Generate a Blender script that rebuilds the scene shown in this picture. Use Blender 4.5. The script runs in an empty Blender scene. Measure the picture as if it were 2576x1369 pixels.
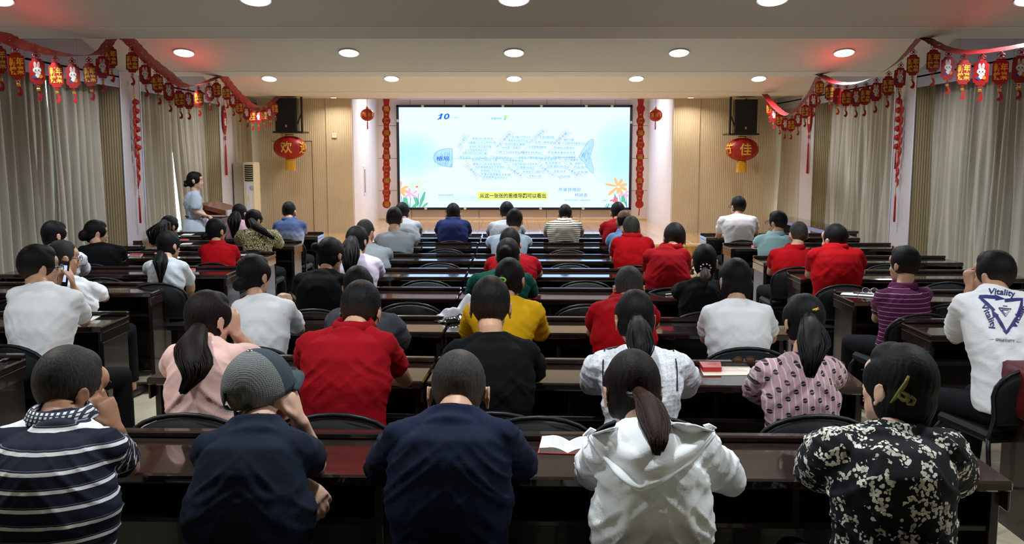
import bpy, math, random
import numpy as np
from mathutils import Vector, Matrix, Euler
from mathutils.bvhtree import BVHTree
random.seed(7)
SC = bpy.context.scene
COL = SC.collection
PI = math.pi

# ------------------------------------------------------------------ camera, world, exposure
F, CX, CY, PITCH, CZ = 2350.0, 1293.0, 684.5, math.radians(7.18), 1.76
cd = bpy.data.cameras.new('camera'); cam = bpy.data.objects.new('camera', cd); COL.objects.link(cam)
cd.sensor_width = 36.0; cd.lens = F/2576*36.0; cd.shift_x = -5/2576.0; cd.clip_start = .05; cd.clip_end = 200
cam.location = (0, 0, CZ); cam.rotation_euler = (PI/2-PITCH, 0, 0)
SC.camera = cam
SC.view_settings.view_transform = 'Standard'; SC.view_settings.look = 'None'
SC.view_settings.gamma = 1.0; SC.view_settings.use_curve_mapping = False
SC.view_settings.exposure = 0.12
SC.cycles.max_bounces = 6; SC.cycles.diffuse_bounces = 5; SC.cycles.glossy_bounces = 3
SC.cycles.transmission_bounces = 4; SC.cycles.transparent_max_bounces = 8
SC.cycles.caustics_reflective = False; SC.cycles.caustics_refractive = False
SC.cycles.use_denoising = True
W = bpy.data.worlds.new('world'); SC.world = W; W.use_nodes = True
bg = W.node_tree.nodes['Background']; bg.inputs[0].default_value = (.78, .92, .86, 1); bg.inputs[1].default_value = 10.5

LAMP_POWER = 37.0
def area_lamp(name, loc, size, power, color=(1, .98, .95), rot=(0, 0, 0), spread=2.7):
    l = bpy.data.lights.new(name, 'AREA'); l.shape = 'DISK'; l.size = size; l.energy = power; l.color = color; l.spread = spread
    o = bpy.data.objects.new(name, l); COL.objects.link(o); o.location = loc; o.rotation_euler = rot
    return o

def ray(x, y):
    u = (x-CX)/F; v = (y-CY)/F; c, s = math.cos(PITCH), math.sin(PITCH)
    return Vector((u, c-v*s, -s-v*c))
def aty(x, y, Y):
    r = ray(x, y); t = Y/r[1]; return Vector((r[0]*t, Y, CZ+r[2]*t))
def atz(x, y, z):
    r = ray(x, y); t = (z-CZ)/r[2]; return Vector((r[0]*t, r[1]*t, z))
def atx(x, y, X):
    r = ray(x, y); t = X/r[0]; return Vector((X, r[1]*t, CZ+r[2]*t))

# ------------------------------------------------------------------ helpers
def tag(o, label=None, cat=None, group=None, kind=None):
    if label: o['label'] = label
    if cat: o['category'] = cat
    if group: o['group'] = group
    if kind: o['kind'] = kind
    return o
def link(name, me, parent=None):
    o = bpy.data.objects.new(name, me); COL.objects.link(o)
    if parent is not None: o.parent = parent
    return o
def empty(name, loc=(0, 0, 0), rz=0.0, label=None, cat=None, group=None):
    o = bpy.data.objects.new(name, None); COL.objects.link(o); o.location = loc; o.rotation_euler = (0, 0, rz)
    o.empty_display_size = .05
    return tag(o, label, cat, group)
def copy_tree(o, parent=None):
    c = o.copy(); COL.objects.link(c)
    if parent is not None: c.parent = parent
    for ch in list(o.children): copy_tree(ch, c)
    return c

def sph_template(nu=14, nv=9):
    vs = [(0, 0, 1)]; fs = []
    for j in range(1, nv):
        th = PI*j/nv
        for i in range(nu):
            ph = 2*PI*i/nu; vs.append((math.sin(th)*math.cos(ph), math.sin(th)*math.sin(ph), math.cos(th)))
    vs.append((0, 0, -1)); n = len(vs)-1
    for i in range(nu):
        i2 = (i+1) % nu
        fs.append((0, 1+i, 1+i2)); b = 1+(nv-2)*nu; fs.append((n, b+i2, b+i))
        for j in range(nv-2):
            a = 1+j*nu; fs.append((a+i, a+nu+i, a+nu+i2, a+i2))
    return vs, fs
SPH = sph_template(); SPH_HI = sph_template(28, 18)

class MB:
    def __init__(s): s.v = []; s.f = []; s.m = []; s.mi = 0
    def add(s, vs, fs, M=None):
        b = len(s.v)
        if M is not None: vs = [M @ Vector(v) for v in vs]
        s.v.extend(tuple(v) for v in vs)
        for f in fs: s.f.append(tuple(b+i for i in f)); s.m.append(s.mi)
        return s
    def box(s, x0, x1, y0, y1, z0, z1, M=None):
        vs = [(x0, y0, z0), (x1, y0, z0), (x1, y1, z0), (x0, y1, z0), (x0, y0, z1), (x1, y0, z1), (x1, y1, z1), (x0, y1, z1)]
        return s.add(vs, [(0, 3, 2, 1), (4, 5, 6, 7), (0, 1, 5, 4), (1, 2, 6, 5), (2, 3, 7, 6), (3, 0, 4, 7)], M)
    def rbox(s, x0, x1, y0, y1, z0, z1, r=.004, M=None):
        # box with chamfered edges
        vs = []; fs = []
        xs = (x0, x1); ys = (y0, y1); zs = (z0, z1)
        def idx(i, j, k, a): return ((i*2+j)*2+k)*3+a
        for i in (0, 1):
            for j in (0, 1):
                for k in (0, 1):
                    sx = 1 if i == 0 else -1; sy = 1 if j == 0 else -1; sz = 1 if k == 0 else -1
                    vs += [(xs[i], ys[j]+sy*r, zs[k]+sz*r), (xs[i]+sx*r, ys[j], zs[k]+sz*r), (xs[i]+sx*r, ys[j]+sy*r, zs[k])]
        def q(*a): fs.append(tuple(a))
        for i in (0, 1):
            o = [idx(i, 0, 0, 0), idx(i, 1, 0, 0), idx(i, 1, 1, 0), idx(i, 0, 1, 0)]; q(*(o if i else o[::-1]))
            o = [idx(0, i, 0, 1), idx(1, i, 0, 1), idx(1, i, 1, 1), idx(0, i, 1, 1)]; q(*(o[::-1] if i else o))
            o = [idx(0, 0, i, 2), idx(1, 0, i, 2), idx(1, 1, i, 2), idx(0, 1, i, 2)]; q(*(o if i else o[::-1]))
        for a in (0, 1):
            for b in (0, 1):
                q(idx(a, b, 0, 0), idx(a, b, 1, 0), idx(a, b, 1, 1), idx(a, b, 0, 1))
                q(idx(a, 0, b, 0), idx(a, 1, b, 0), idx(a, 1, b, 2), idx(a, 0, b, 2))
                q(idx(0, a, b, 1), idx(1, a, b, 1), idx(1, a, b, 2), idx(0, a, b, 2))
        for i in (0, 1):
            for j in (0, 1):
                for k in (0, 1): q(idx(i, j, k, 0), idx(i, j, k, 1), idx(i, j, k, 2))
        return s.add(vs, fs, M)
    def ell(s, c, r, M=None, hi=False):
        T = SPH_HI if hi else SPH
        if not hasattr(r, '__len__'): r = (r, r, r)
        vs = [(c[0]+v[0]*r[0], c[1]+v[1]*r[1], c[2]+v[2]*r[2]) for v in T[0]]
        return s.add(vs, T[1], M)
    def ellr(s, c, r, R, M=None):
        vs = [Vector(c)+R @ Vector((v[0]*r[0], v[1]*r[1], v[2]*r[2])) for v in SPH[0]]
        return s.add(vs, SPH[1], M)
    def tube(s, pts, rad, n=12, side=None, cap=True, M=None, closed=False):
        pts = [Vector(p) for p in pts]; K = len(pts)
        if not hasattr(rad, '__len__'): rad = [rad]*K
        vs = []; fs = []; u = None
        for k in range(K):
            if closed: t = (pts[(k+1) % K]-pts[k-1])
            else: t = (pts[min(k+1, K-1)]-pts[max(k-1, 0)])
            t = t.normalized() if t.length > 1e-9 else Vector((0, 0, 1))
            if side is not None: h = Vector(side)
            elif u is not None: h = u
            else: h = Vector((1, 0, 0)) if abs(t.x) < .8 else Vector((0, 1, 0))
            u = (h-t*h.dot(t)); u = u.normalized() if u.length > 1e-6 else t.orthogonal().normalized()
            w = t.cross(u)
            r = rad[k]
            if not hasattr(r, '__len__'): r = (r, r)
            for i in range(n):
                a = 2*PI*i/n; vs.append(pts[k]+u*(math.cos(a)*r[0])+w*(math.sin(a)*r[1]))
        R = K if closed else K-1
        for k in range(R):
            k2 = (k+1) % K
            for i in range(n):
                i2 = (i+1) % n; fs.append((k*n+i, k*n+i2, k2*n+i2, k2*n+i))
        if cap and not closed:
            fs.append(tuple(range(n-1, -1, -1))); fs.append(tuple((K-1)*n+i for i in range(n)))
        return s.add(vs, fs, M)
    def lathe(s, prof, c=(0, 0, 0), n=24, M=None, lobes=0, amp=0):
        vs = []; fs = []; K = len(prof)
        for (r, z) in prof:
            for i in range(n):
                a = 2*PI*i/n; rr = r*(1+amp*abs(math.sin(a*lobes/2.0)) if lobes else 1)
                vs.append((c[0]+rr*math.cos(a), c[1]+rr*math.sin(a), c[2]+z))
        for k in range(K-1):
            for i in range(n):
                i2 = (i+1) % n; fs.append((k*n+i, k*n+i2, (k+1)*n+i2, (k+1)*n+i))
        fs.append(tuple(range(n-1, -1, -1))); fs.append(tuple((K-1)*n+i for i in range(n)))
        return s.add(vs, fs, M)
    def prism(s, poly, d0, d1, axis='y', M=None):
        n = len(poly)
        def P(a, b, d): return {'y': (a, d, b), 'x': (d, a, b), 'z': (a, b, d)}[axis]
        vs = [P(a, b, d0) for a, b in poly]+[P(a, b, d1) for a, b in poly]
        fs = [tuple(range(n)), tuple(range(2*n-1, n-1, -1))]
        for i in range(n): j = (i+1) % n; fs.append((i, n+i, n+j, j))
        return s.add(vs, fs, M)
    def mesh(s, name, mats, smooth=False):
        me = bpy.data.meshes.new(name); me.from_pydata(s.v, [], s.f)
        if not isinstance(mats, (list, tuple)): mats = [mats]
        for m in mats: me.materials.append(m)
        if len(mats) > 1: me.polygons.foreach_set('material_index', s.m)
        if smooth: me.polygons.foreach_set('use_smooth', [True]*len(s.f))
        me.update(); return me
    def build(s, name, mats, parent=None, smooth=False):
        return link(name, s.mesh(name, mats, smooth), parent)
def fix_normals(me):
    import bmesh
    b = bmesh.new(); b.from_mesh(me); bmesh.ops.recalc_face_normals(b, faces=b.faces); b.to_mesh(me); b.free()

# ------------------------------------------------------------------ materials
def srgb(r, g, b):
    def f(c):
        c /= 255.0
        return c/12.92 if c <= .04045 else ((c+.055)/1.055)**2.4
    return (f(r), f(g), f(b), 1)
MATS = {}
class NT:
    def __init__(s, name):
        s.mat = bpy.data.materials.new(name); s.mat.use_nodes = True; s.t = s.mat.node_tree
        s.b = s.t.nodes['Principled BSDF']
    def n(s, typ, **kw):
        nd = s.t.nodes.new(typ)
        for k, v in kw.items():
            if k.startswith('i_'): nd.inputs[k[2:].replace('_', ' ')].default_value = v
            else: setattr(nd, k, v)
        return nd
    def l(s, a, b): s.t.links.new(a, b)
    def math(s, op, a, b=None, c=None):
        nd = s.t.nodes.new('ShaderNodeMath'); nd.operation = op
        for i, x in enumerate((a, b, c)):
            if x is None: continue
            if hasattr(x, 'is_output'): s.l(x, nd.inputs[i])
            else: nd.inputs[i].default_value = x
        return nd.outputs[0]
    def mix(s, fac, a, b, blend='MIX'):
        nd = s.t.nodes.new('ShaderNodeMix'); nd.data_type = 'RGBA'; nd.blend_type = blend
        for i, x in ((0, fac), (6, a), (7, b)):
            if hasattr(x, 'is_output'): s.l(x, nd.inputs[i])
            else: nd.inputs[i].default_value = x
        return nd.outputs[2]
    def ramp(s, fac, stops):
        nd = s.t.nodes.new('ShaderNodeValToRGB'); el = nd.color_ramp.elements
        while len(el) < len(stops): el.new(.5)
        for e, (p, c) in zip(el, stops): e.position = p; e.color = c
        s.l(fac, nd.inputs[0]); return nd.outputs[0]
    def coord(s, kind='Object', scale=(1, 1, 1), rot=(0, 0, 0)):
        tc = s.t.nodes.new('ShaderNodeTexCoord'); mp = s.t.nodes.new('ShaderNodeMapping')
        mp.inputs['Scale'].default_value = scale; mp.inputs['Rotation'].default_value = rot
        s.l(tc.outputs[kind], mp.inputs[0]); return mp.outputs[0]
    def noise(s, vec, scale, detail=3, rough=.5, dist=0):
        nd = s.n('ShaderNodeTexNoise'); nd.inputs['Scale'].default_value = scale; nd.inputs['Detail'].default_value = detail
        nd.inputs['Roughness'].default_value = rough; nd.inputs['Distortion'].default_value = dist
        s.l(vec, nd.inputs['Vector']); return nd.outputs[0]
    def bump(s, h, strength=.3, dist=.01, normal=None):
        nd = s.n('ShaderNodeBump'); nd.inputs['Strength'].default_value = strength; nd.inputs['Distance'].default_value = dist
        s.l(h, nd.inputs['Height'])
        if normal is not None: s.l(normal, nd.inputs['Normal'])
        s.l(nd.outputs[0], s.b.inputs['Normal']); return nd.outputs[0]
    def set(s, **kw):
        names = dict(color='Base Color', rough='Roughness', metal='Metallic', spec='Specular IOR Level', coat='Coat Weight', coatr='Coat Roughness', alpha='Alpha', trans='Transmission Weight', ior='IOR', sheen='Sheen Weight')
        for k, v in kw.items():
            i = s.b.inputs[names[k]]
            if hasattr(v, 'is_output'): s.l(v, i)
            else: i.default_value = v
        return s
def plain(name, col, rough=.5, metal=0, spec=.5, var=0.0, vscale=8, bump=0, bscale=200, coat=0):
    if name in MATS: return MATS[name]
    t = NT(name); t.set(color=col, rough=rough, metal=metal, spec=spec, coat=coat)
    if var or bump: co = t.coord()
    if var:
        nz = t.noise(co, vscale); lo = tuple(c*(1-var) for c in col[:3])+(1,); hi = tuple(min(1, c*(1+var)) for c in col[:3])+(1,)
        t.set(color=t.ramp(nz, [(.3, lo), (.7, hi)]))
    if bump: t.bump(t.noise(co, bscale, 2), bump, .002)
    MATS[name] = t.mat; return t.mat
def emit(name, col, strength):
    if name in MATS: return MATS[name]
    t = NT(name); t.b.inputs['Emission Color'].default_value = col; t.b.inputs['Emission Strength'].default_value = strength
    t.set(color=(0, 0, 0, 1), rough=.6, spec=.1); MATS[name] = t.mat; return t.mat

def wood_mat(name, c1, c2, rough=.2, coat=.3, scale=3.0, axis=(1, 12, 12), bump=.05):
    t = NT(name); co = t.coord('Object', axis); nz = t.noise(co, scale, 6, .6, .6)
    t.set(color=t.ramp(nz, [(.3, c1), (.7, c2)]), rough=rough, coat=coat, coatr=.035, spec=.28)
    if bump: t.bump(nz, bump, .002)
    return t.mat
M_DESK = wood_mat('dark lacquered wood', (.015, .0095, .008, 1), (.028, .017, .0135, 1), .08, .62, 2.2, (1, 10, 10), .0)
M_DESKSIDE = wood_mat('dark wood panel', (.015, .010, .009, 1), (.024, .016, .014, 1), .30, .25, 2.2, (8, 8, 1), .03)
M_DARKIN = plain('dark desk interior', (.012, .009, .008, 1), .6, var=.3)
M_EDGE = wood_mat('polished edge', (.016, .010, .009, 1), (.026, .016, .014, 1), .12, .6, 3, (1, 8, 8), .02)
M_CEIL = plain('ceiling paint', srgb(214, 213, 208), .85, spec=.2, var=.03, vscale=.8, bump=.05, bscale=120)
M_BEAM = plain('beam paint', srgb(212, 210, 206), .85, spec=.2, var=.02, vscale=.8)
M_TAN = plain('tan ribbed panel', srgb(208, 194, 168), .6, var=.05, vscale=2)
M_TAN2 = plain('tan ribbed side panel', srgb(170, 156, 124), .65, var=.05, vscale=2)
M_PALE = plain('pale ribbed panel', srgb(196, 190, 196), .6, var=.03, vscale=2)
M_REVEAL = plain('pale stage reveal', srgb(216, 214, 216), .6, var=.02, vscale=2)
M_TRIM = plain('aluminium trim', srgb(205, 205, 214), .3, .6)
M_VAL = plain('blue grey pelmet board', srgb(150, 153, 170), .5, var=.06, vscale=3)
M_BLACK = plain('black plastic', (.008, .008, .009, 1), .4, bump=.1, bscale=400)
M_BLACKFAB = plain('black upholstery', (.004, .0045, .005, 1), .6, spec=.15, bump=.2, bscale=500)
M_BLKMETAL = plain('black metal', (.008, .008, .009, 1), .4, 0, spec=.3)
M_CHROME = plain('chrome', (.6, .6, .62, 1), .15, 1)
M_RED = plain('lantern red', (.36, .005, .006, 1), .45, var=.12, vscale=14)
M_REDDK = plain('dark red cloth', (.10, .004, .006, 1), .5, var=.15, vscale=10)
M_REDPAPER = plain('red paper', (.42, .010, .010, 1), .5, var=.06, vscale=10)
M_GOLD = plain('gold', (.72, .46, .08, 1), .28, .75, var=.15, vscale=40)
M_GOLDP = plain('gold print', (.80, .50, .06, 1), .45, .25, var=.1, vscale=40)
M_YEL = plain('yellow fringe', (.80, .45, .03, 1), .7, var=.2, vscale=60)
M_WHITE = plain('white paper', (.80, .79, .76, 1), .6, var=.02)
M_WHITEP = plain('white plastic', (.75, .75, .76, 1), .4)
M_CREAM = plain('cream plastic', srgb(214, 203, 172), .45, var=.02)
M_GREYP = plain('grey beige plastic', srgb(176, 172, 158), .5, var=.02)
M_PRINTGREY = plain('grey print', (.30, .28, .28, 1), .8)

# ------------------------------------------------------------------ text -> flat triangles
_tc = {}
def text_geo(body, size=1.0, bold=0.0):
    k = (body, bold)
    if k not in _tc:
        cu = bpy.data.curves.new('t', 'FONT'); cu.body = body; cu.size = 1; cu.align_x = 'CENTER'; cu.align_y = 'CENTER'
        cu.resolution_u = 2; cu.offset = bold; cu.fill_mode = 'FRONT'
        o = bpy.data.objects.new('t', cu); COL.objects.link(o)
        dg = bpy.context.evaluated_depsgraph_get(); me = bpy.data.meshes.new_from_object(o.evaluated_get(dg))
        vs = np.array([v.co[:2] for v in me.vertices]) if len(me.vertices) else np.zeros((0, 2)); fs = [tuple(p.vertices) for p in me.polygons]
        if len(vs):
            c = (vs.max(0)+vs.min(0))/2; vs = vs-c
        bpy.data.objects.remove(o); bpy.data.curves.remove(cu); bpy.data.meshes.remove(me)
        _tc[k] = (vs, fs)
    return _tc[k]
def refine(vs, fs, L):
    vs = [tuple(v) for v in vs]; st = []; out = []; mid = {}
    for f in fs:
        for i in range(1, len(f)-1): st.append((f[0], f[i], f[i+1]))
    while st:
        a, b, c = st.pop(); best = None
        for p, q, r in ((a, b, c), (b, c, a), (c, a, b)):
            d = math.dist(vs[p], vs[q])
            if best is None or d > best[0]: best = (d, p, q, r)
        d, p, q, r = best
        if d <= L or len(vs) > 20000: out.append((a, b, c)); continue
        k = (min(p, q), max(p, q))
        if k not in mid: mid[k] = len(vs); vs.append(tuple((x+y)/2 for x, y in zip(vs[p], vs[q])))
        m = mid[k]; st += [(p, m, r), (m, q, r)]
    return vs, out
def put_text(mb, body, origin, ux, uy, height=None, width=None, bold=0.0, shear=0.0, fn=None):
    """flat lettering: ux,uy unit vectors of the text plane, scaled to the given height and/or width"""
    vs, fs = text_geo(body, bold=bold)
    if not len(vs): return
    ex = vs.max(0)-vs.min(0); sy = height/ex[1] if height else width/ex[0]; sx = width/ex[0] if width else sy
    if fn: vs, fs = refine(vs, fs, .05)
    O = Vector(origin); ux = Vector(ux); uy = Vector(uy); out = []
    for x, y in vs:
        X = x*sx+y*sy*shear; p = O+ux*X+uy*(y*sy)
        out.append(fn(p) if fn else p)
    mb.add(out, fs)
# ================================================================== THE ROOM
XL, XR = -4.88, 4.98            # room faces of the pilasters
CL, CR = -5.14, 5.24            # curtain planes
OL, OR = -5.48, 5.58            # outer walls
BZ = 2.78                       # underside of the beams
BEAMS = [(-.7, .15), (3.55, 4.35), (7.67, 8.46), (11.76, 12.50), (15.62, 16.63)]
YF = 17.98                      # front wall plane
def box_obj(name, x0, x1, y0, y1, z0, z1, mat, parent=None, r=0):
    mb = MB()
    (mb.rbox(x0, x1, y0, y1, z0, z1, r) if r else mb.box(x0, x1, y0, y1, z0, z1))
    return mb.build(name, mat, parent)
# ceiling: a row of shallow vaults falling toward each beam
prof = [(-2.6, 3.1)]
for i, (a, b) in enumerate(BEAMS):
    pb = BEAMS[i-1][1] if i else -3.5
    prof = prof if i == 0 else prof+[(pb+.35, BZ+.40), (a-1.95, BZ+.545)]
    prof += [(a, BZ), (b, BZ)]
prof += [(16.63, BZ+.03), (YF+.1, BZ+.03)]
mb = MB()
for (y0, z0), (y1, z1) in zip(prof[:-1], prof[1:]):
    mb.add([(OL, y0, z0), (OR, y0, z0), (OR, y1, z1), (OL, y1, z1)], [(0, 1, 2, 3)])
top = [(prof[0][0], 3.7), (prof[-1][0], 3.7)]
mb.add([(OL, top[0][0], 3.7), (OR, top[0][0], 3.7), (OR, top[1][0], 3.7), (OL, top[1][0], 3.7)], [(0, 1, 2, 3)])
tag(mb.build('ceiling', M_CEIL), kind='structure')
for (a, b) in BEAMS:
    tag(box_obj('trim_1', OL, OR, a+.005, b-.005, BZ-.004, BZ+.02, M_BEAM), kind='structure')
# floor with tiles
fl = tag(box_obj('floor', OL, OR, -2.6, 15.6, -.06, -.006, plain('grout', srgb(120, 110, 90), .8)), kind='structure')
t = NT('floor tile'); co = t.coord('Object'); oi = t.n('ShaderNodeObjectInfo')
nz = t.noise(co, 5, 4); c = t.ramp(nz, [(.3, srgb(198, 186, 160)), (.7, srgb(214, 204, 180))])
t.set(color=t.mix(t.math('MULTIPLY', oi.outputs['Random'], .25), c, srgb(184, 172, 148)), rough=.22, spec=.5)
M_TILE = t.mat
tb = MB(); tb.rbox(-.397, .397, -.397, .397, -.02, 0, .002); tile_me = tb.mesh('tile', M_TILE)
for i in range(14):
    for j in range(20):
        if len(fl.children) >= 296: break
        o = link('tile', tile_me, fl); o.location = (-5.2+i*.8, .1+j*.8-.4+.3, 0)
# side walls (behind the curtains) and windows
M_WALLP = plain('wall paint', srgb(190, 184, 170), .8, var=.02)
t = NT('window glass'); t.set(color=(.9, .97, .95, 1), rough=.02, trans=1, ior=1.0, spec=.2); M_GLASS = t.mat
M_FRAME = plain('window frame', srgb(170, 172, 176), .4, .3)
for side, XO in (('left', OL), ('right', OR)):
    sg = -1 if side == 'left' else 1
    mb = MB(); x0, x1 = sorted((XO, XO+sg*.12))
    mb.box(x0, x1, -2.6, YF+.3, 0, .45); mb.box(x0, x1, -2.6, YF+.3, 2.72, 3.7)
    wins = [(4.5, 7.5), (8.6, 11.6), (12.65, 15.5), (16.55, 17.94)]
    ys = [-2.6]+[v for w in wins for v in w]+[YF+.3]
    for a, b in zip(ys[::2], ys[1::2]): mb.box(x0, x1, a, b, .45, 2.72)
    tag(mb.build('wall_'+side, M_WALLP), kind='structure')
    for k, (a, b) in enumerate(wins):
        wn = empty('window_%d' % (k+1), ((x0+x1)/2, (a+b)/2, .45)); wn['kind'] = 'structure'
        h = (b-a)/2; mb = MB()
        mb.box(-.04, .04, -h, -h+.06, 0, 2.27); mb.box(-.04, .04, h-.06, h, 0, 2.27); mb.box(-.04, .04, -h, h, 0, .06); mb.box(-.04, .04, -h, h, 2.21, 2.27)
        mb.box(-.03, .03, -.03, .03, .06, 2.21); mb.box(-.03, .03, -h, h, 1.45, 1.50)
        mb.build('window_frame', M_FRAME, wn)
        mb = MB(); mb.box(-.004, .004, -h+.05, -.02, .05, 2.22); mb.build('pane', M_GLASS, wn)
        mb = MB(); mb.box(-.004, .004, .02, h-.05, .05, 2.22); mb.build('pane', M_GLASS, wn)
# ribbed panel helper: real ribs across a width
def ribs(mb, p0, p1, z0, z1, pitch=.036, depth=.006, nrm=(0, -1, 0)):
    p0 = Vector(p0); p1 = Vector(p1); L = (p1-p0).length; d = (p1-p0)/L; n = max(1, int(L/pitch)); nr = Vector(nrm)
    pts = []
    for i in range(n):
        a = i*L/n; b = L/n
        for f, h in ((0, 0), (.3, 0), (.42, -depth), (.88, -depth)): pts.append(p0+d*(a+f*b)+nr*h)
    pts.append(p1)
    vs = [(p.x, p.y, z0) for p in pts]+[(p.x, p.y, z1) for p in pts]; m = len(pts)
    mb.add(vs, [(i, i+1, m+i+1, m+i) for i in range(m-1)])
# pilasters
PIL = [(7.70, 8.36), (11.76, 12.38), (15.66, 16.39)]
for side in ('left', 'right'):
    X, XO = (XL, OL) if side == 'left' else (XR, OR); sg = -1 if side == 'left' else 1
    for (a, b) in PIL+[(3.6, 4.25)]:
        mb = MB(); ribs(mb, (X, a, 0), (XO, a, 0), 0, 3.0, .03, .005, (0, -1, 0)); mb.add([(X, b, 0), (XO, b, 0), (XO, b, 3.0), (X, b, 3.0)], [(0, 1, 2, 3)])
        mb.mi = 1; ribs(mb, (X, a, 0), (X, b, 0), 0, 3.0, .022, .002, (-sg, 0, 0))
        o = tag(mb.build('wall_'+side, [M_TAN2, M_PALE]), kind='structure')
        mb = MB()
        for yy in (a, b): mb.rbox(min(X, X-sg*.008), max(X, X-sg*.008), yy-.012, yy+.012, 0, 2.78, .002)
        tag(mb.build('trim_2', M_TRIM), kind='structure')
    # pelmet boards above the curtains
    for (a, b) in ((4.25, 7.70), (8.36, 11.80), (12.38, 15.70), (16.39, YF)):
        x0, x1 = sorted((X, X+sg*.02)); mb = MB(); n = max(1, round((b-a)/1.25))
        for i in range(n): mb.rbox(x0, x1, a+(b-a)*i/n, a+(b-a)*(i+1)/n-.004, 2.58, 3.34, .002)
        tag(mb.build('trim_3', M_VAL), kind='structure')
        x0, x1 = sorted((X, XO)); tag(box_obj('trim_4', x0, x1, a, b, 2.70, 2.72, M_VAL), kind='structure')
    # skirting
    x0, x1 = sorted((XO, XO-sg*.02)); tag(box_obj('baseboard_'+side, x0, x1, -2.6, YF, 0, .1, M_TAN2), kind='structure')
tag(box_obj('wall_back', OL, OR, -2.72, -2.6, 0, 3.7, M_WALLP), kind='structure')
# front wall either side of the stage opening (the raised platform runs up to it)
SZ = .28
mb = MB()
ribs(mb, (XL, YF, 0), (-3.56, YF, 0), SZ, 2.9, .036, .005, (0, -1, 0)); ribs(mb, (3.52, YF, 0), (XR, YF, 0), SZ, 2.9, .036, .005, (0, -1, 0))
mb.box(OL, XL, YF, YF+.1, 0, 3); mb.box(XR, OR, YF, YF+.1, 0, 3)
ribs(mb, (-3.56, YF-.03, 0), (-3.08, YF-.03, 0), SZ, 2.9, .040, .010, (0, -1, 0)); ribs(mb, (3.03, YF-.03, 0), (3.52, YF-.03, 0), SZ, 2.9, .040, .010, (0, -1, 0))
mb.box(-3.57, -3.555, YF-.035, YF, SZ, 2.9); mb.box(3.515, 3.53, YF-.035, YF, SZ, 2.9)
mb.box(OL, -3.08, YF+.012, YF+.1, 0, 3.4); mb.box(3.03, OR, YF+.012, YF+.1, 0, 3.4); mb.box(-3.08, 3.03, YF, YF+.1, BZ+.04, 3.4)
tag(mb.build('wall_front', M_TAN), kind='structure')
mb = MB()   # stage reveals and roof
ribs(mb, (-3.08, YF-.03, 0), (-3.08, 21.32, 0), SZ, 3.3, .05, .002, (1, 0, 0)); ribs(mb, (3.03, YF-.03, 0), (3.03, 21.32, 0), SZ, 3.3, .05, .002, (-1, 0, 0))
tag(mb.build('wall_stage', M_REVEAL), kind='structure')
tag(box_obj('trim_5', -3.2, 3.2, YF, 21.4, 3.3, 3.36, M_CEIL), kind='structure')
mb = MB(); mb.box(-3.09, 3.04, YF-.05, YF+.03, BZ+.018, BZ+.045); tag(mb.build('trim_6', M_TRIM), kind='structure')
# hidden door flush in the left front wall
dr = empty('door_1', (-4.2, YF-.004, SZ)); dr['kind'] = 'structure'
mb = MB(); ribs(mb, (-.42, 0, 0), (.34, 0, 0), 0, 1.72, .036, .004, (0, -1, 0)); mb.build('door_leaf', M_TAN, dr)
mb = MB(); mb.box(.345, .353, -.004, .004, 0, 1.735); mb.box(-.42, .35, -.004, .004, 1.727, 1.735)
mb.build('joint', plain('joint brown', srgb(110, 80, 45), .8), dr)
# back wall of the stage: panels with joints
wb = tag(box_obj('wall_screen', -3.2, 3.2, 21.335, 21.42, 0, 3.4, plain('joint grey', srgb(96, 92, 96), .8)), kind='structure')
M_PANEL = plain('pale lilac wall panel', srgb(206, 196, 196), .45, var=.03, vscale=2)
xs = [-3.09, -2.335]+[-1.565+.768*i for i in range(6)]+[3.05]
zs = [SZ, .94, 1.67, 2.40, 2.70, 3.3]
zs = [SZ, .94, 1.67, 2.40, 3.3]
for i in range(len(xs)-1):
    for j in range(len(zs)-1):
        mb = MB(); mb.rbox(xs[i]+.004, xs[i+1]-.004, 21.30, 21.34, zs[j]+.004, zs[j+1]-.004, .003); mb.build('panel', M_PANEL, wb)
tag(box_obj('baseboard_stage', -3.08, 3.03, 21.28, 21.30, SZ, SZ+.03, plain('pale wood strip', srgb(200, 170, 120), .4)), kind='structure')
# stage platform
sp = empty('floor', (0, 15.45, 0)); sp['kind'] = 'structure'
t = NT('stage plank wood'); co = t.coord('Object', (9, 1, 1)); oi = t.n('ShaderNodeObjectInfo'); nz = t.noise(co, 4, 5, .6)
c = t.ramp(nz, [(.3, srgb(196, 152, 98)), (.7, srgb(220, 180, 126))])
t.set(color=t.mix(t.math('MULTIPLY', oi.outputs['Random'], .5), c, srgb(190, 146, 94)), rough=.12, coat=.6, coatr=.05); M_PLANK = t.mat
pm = MB(); pm.rbox(0, .242, .02, 5.83, .255, SZ, .003); pme = pm.mesh('plank', M_PLANK)
for i in range(42):
    o = link('plank', pme, sp); o.location = (-5.1+i*.245, 0, 0)
mb = MB(); mb.box(-5.1, 5.19, 0.04, 5.9, .02, .255); mb.build('base', plain('stage base wood', srgb(170, 120, 60), .5), sp)
mb = MB(); mb.rbox(-5.1, 5.19, 0, .05, .24, SZ+.004, .006); mb.build('nosing', plain('stage nosing', srgb(206, 170, 120), .3), sp)
t = NT('stage fascia wood'); co = t.coord('Object', (14, 1, .6)); nz = t.noise(co, 3, 5, .6, .8)
t.set(color=t.ramp(nz, [(.3, srgb(176, 112, 44)), (.7, srgb(214, 154, 78))]), rough=.3, coat=.2); M_FASC = t.mat
fm = MB(); fm.rbox(0, .255, .028, .045, 0, .24, .003); fme = fm.mesh('board', M_FASC)
for i in range(40):
    o = link('board', fme, sp); o.location = (-5.1+i*.257, 0, 0)

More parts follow.
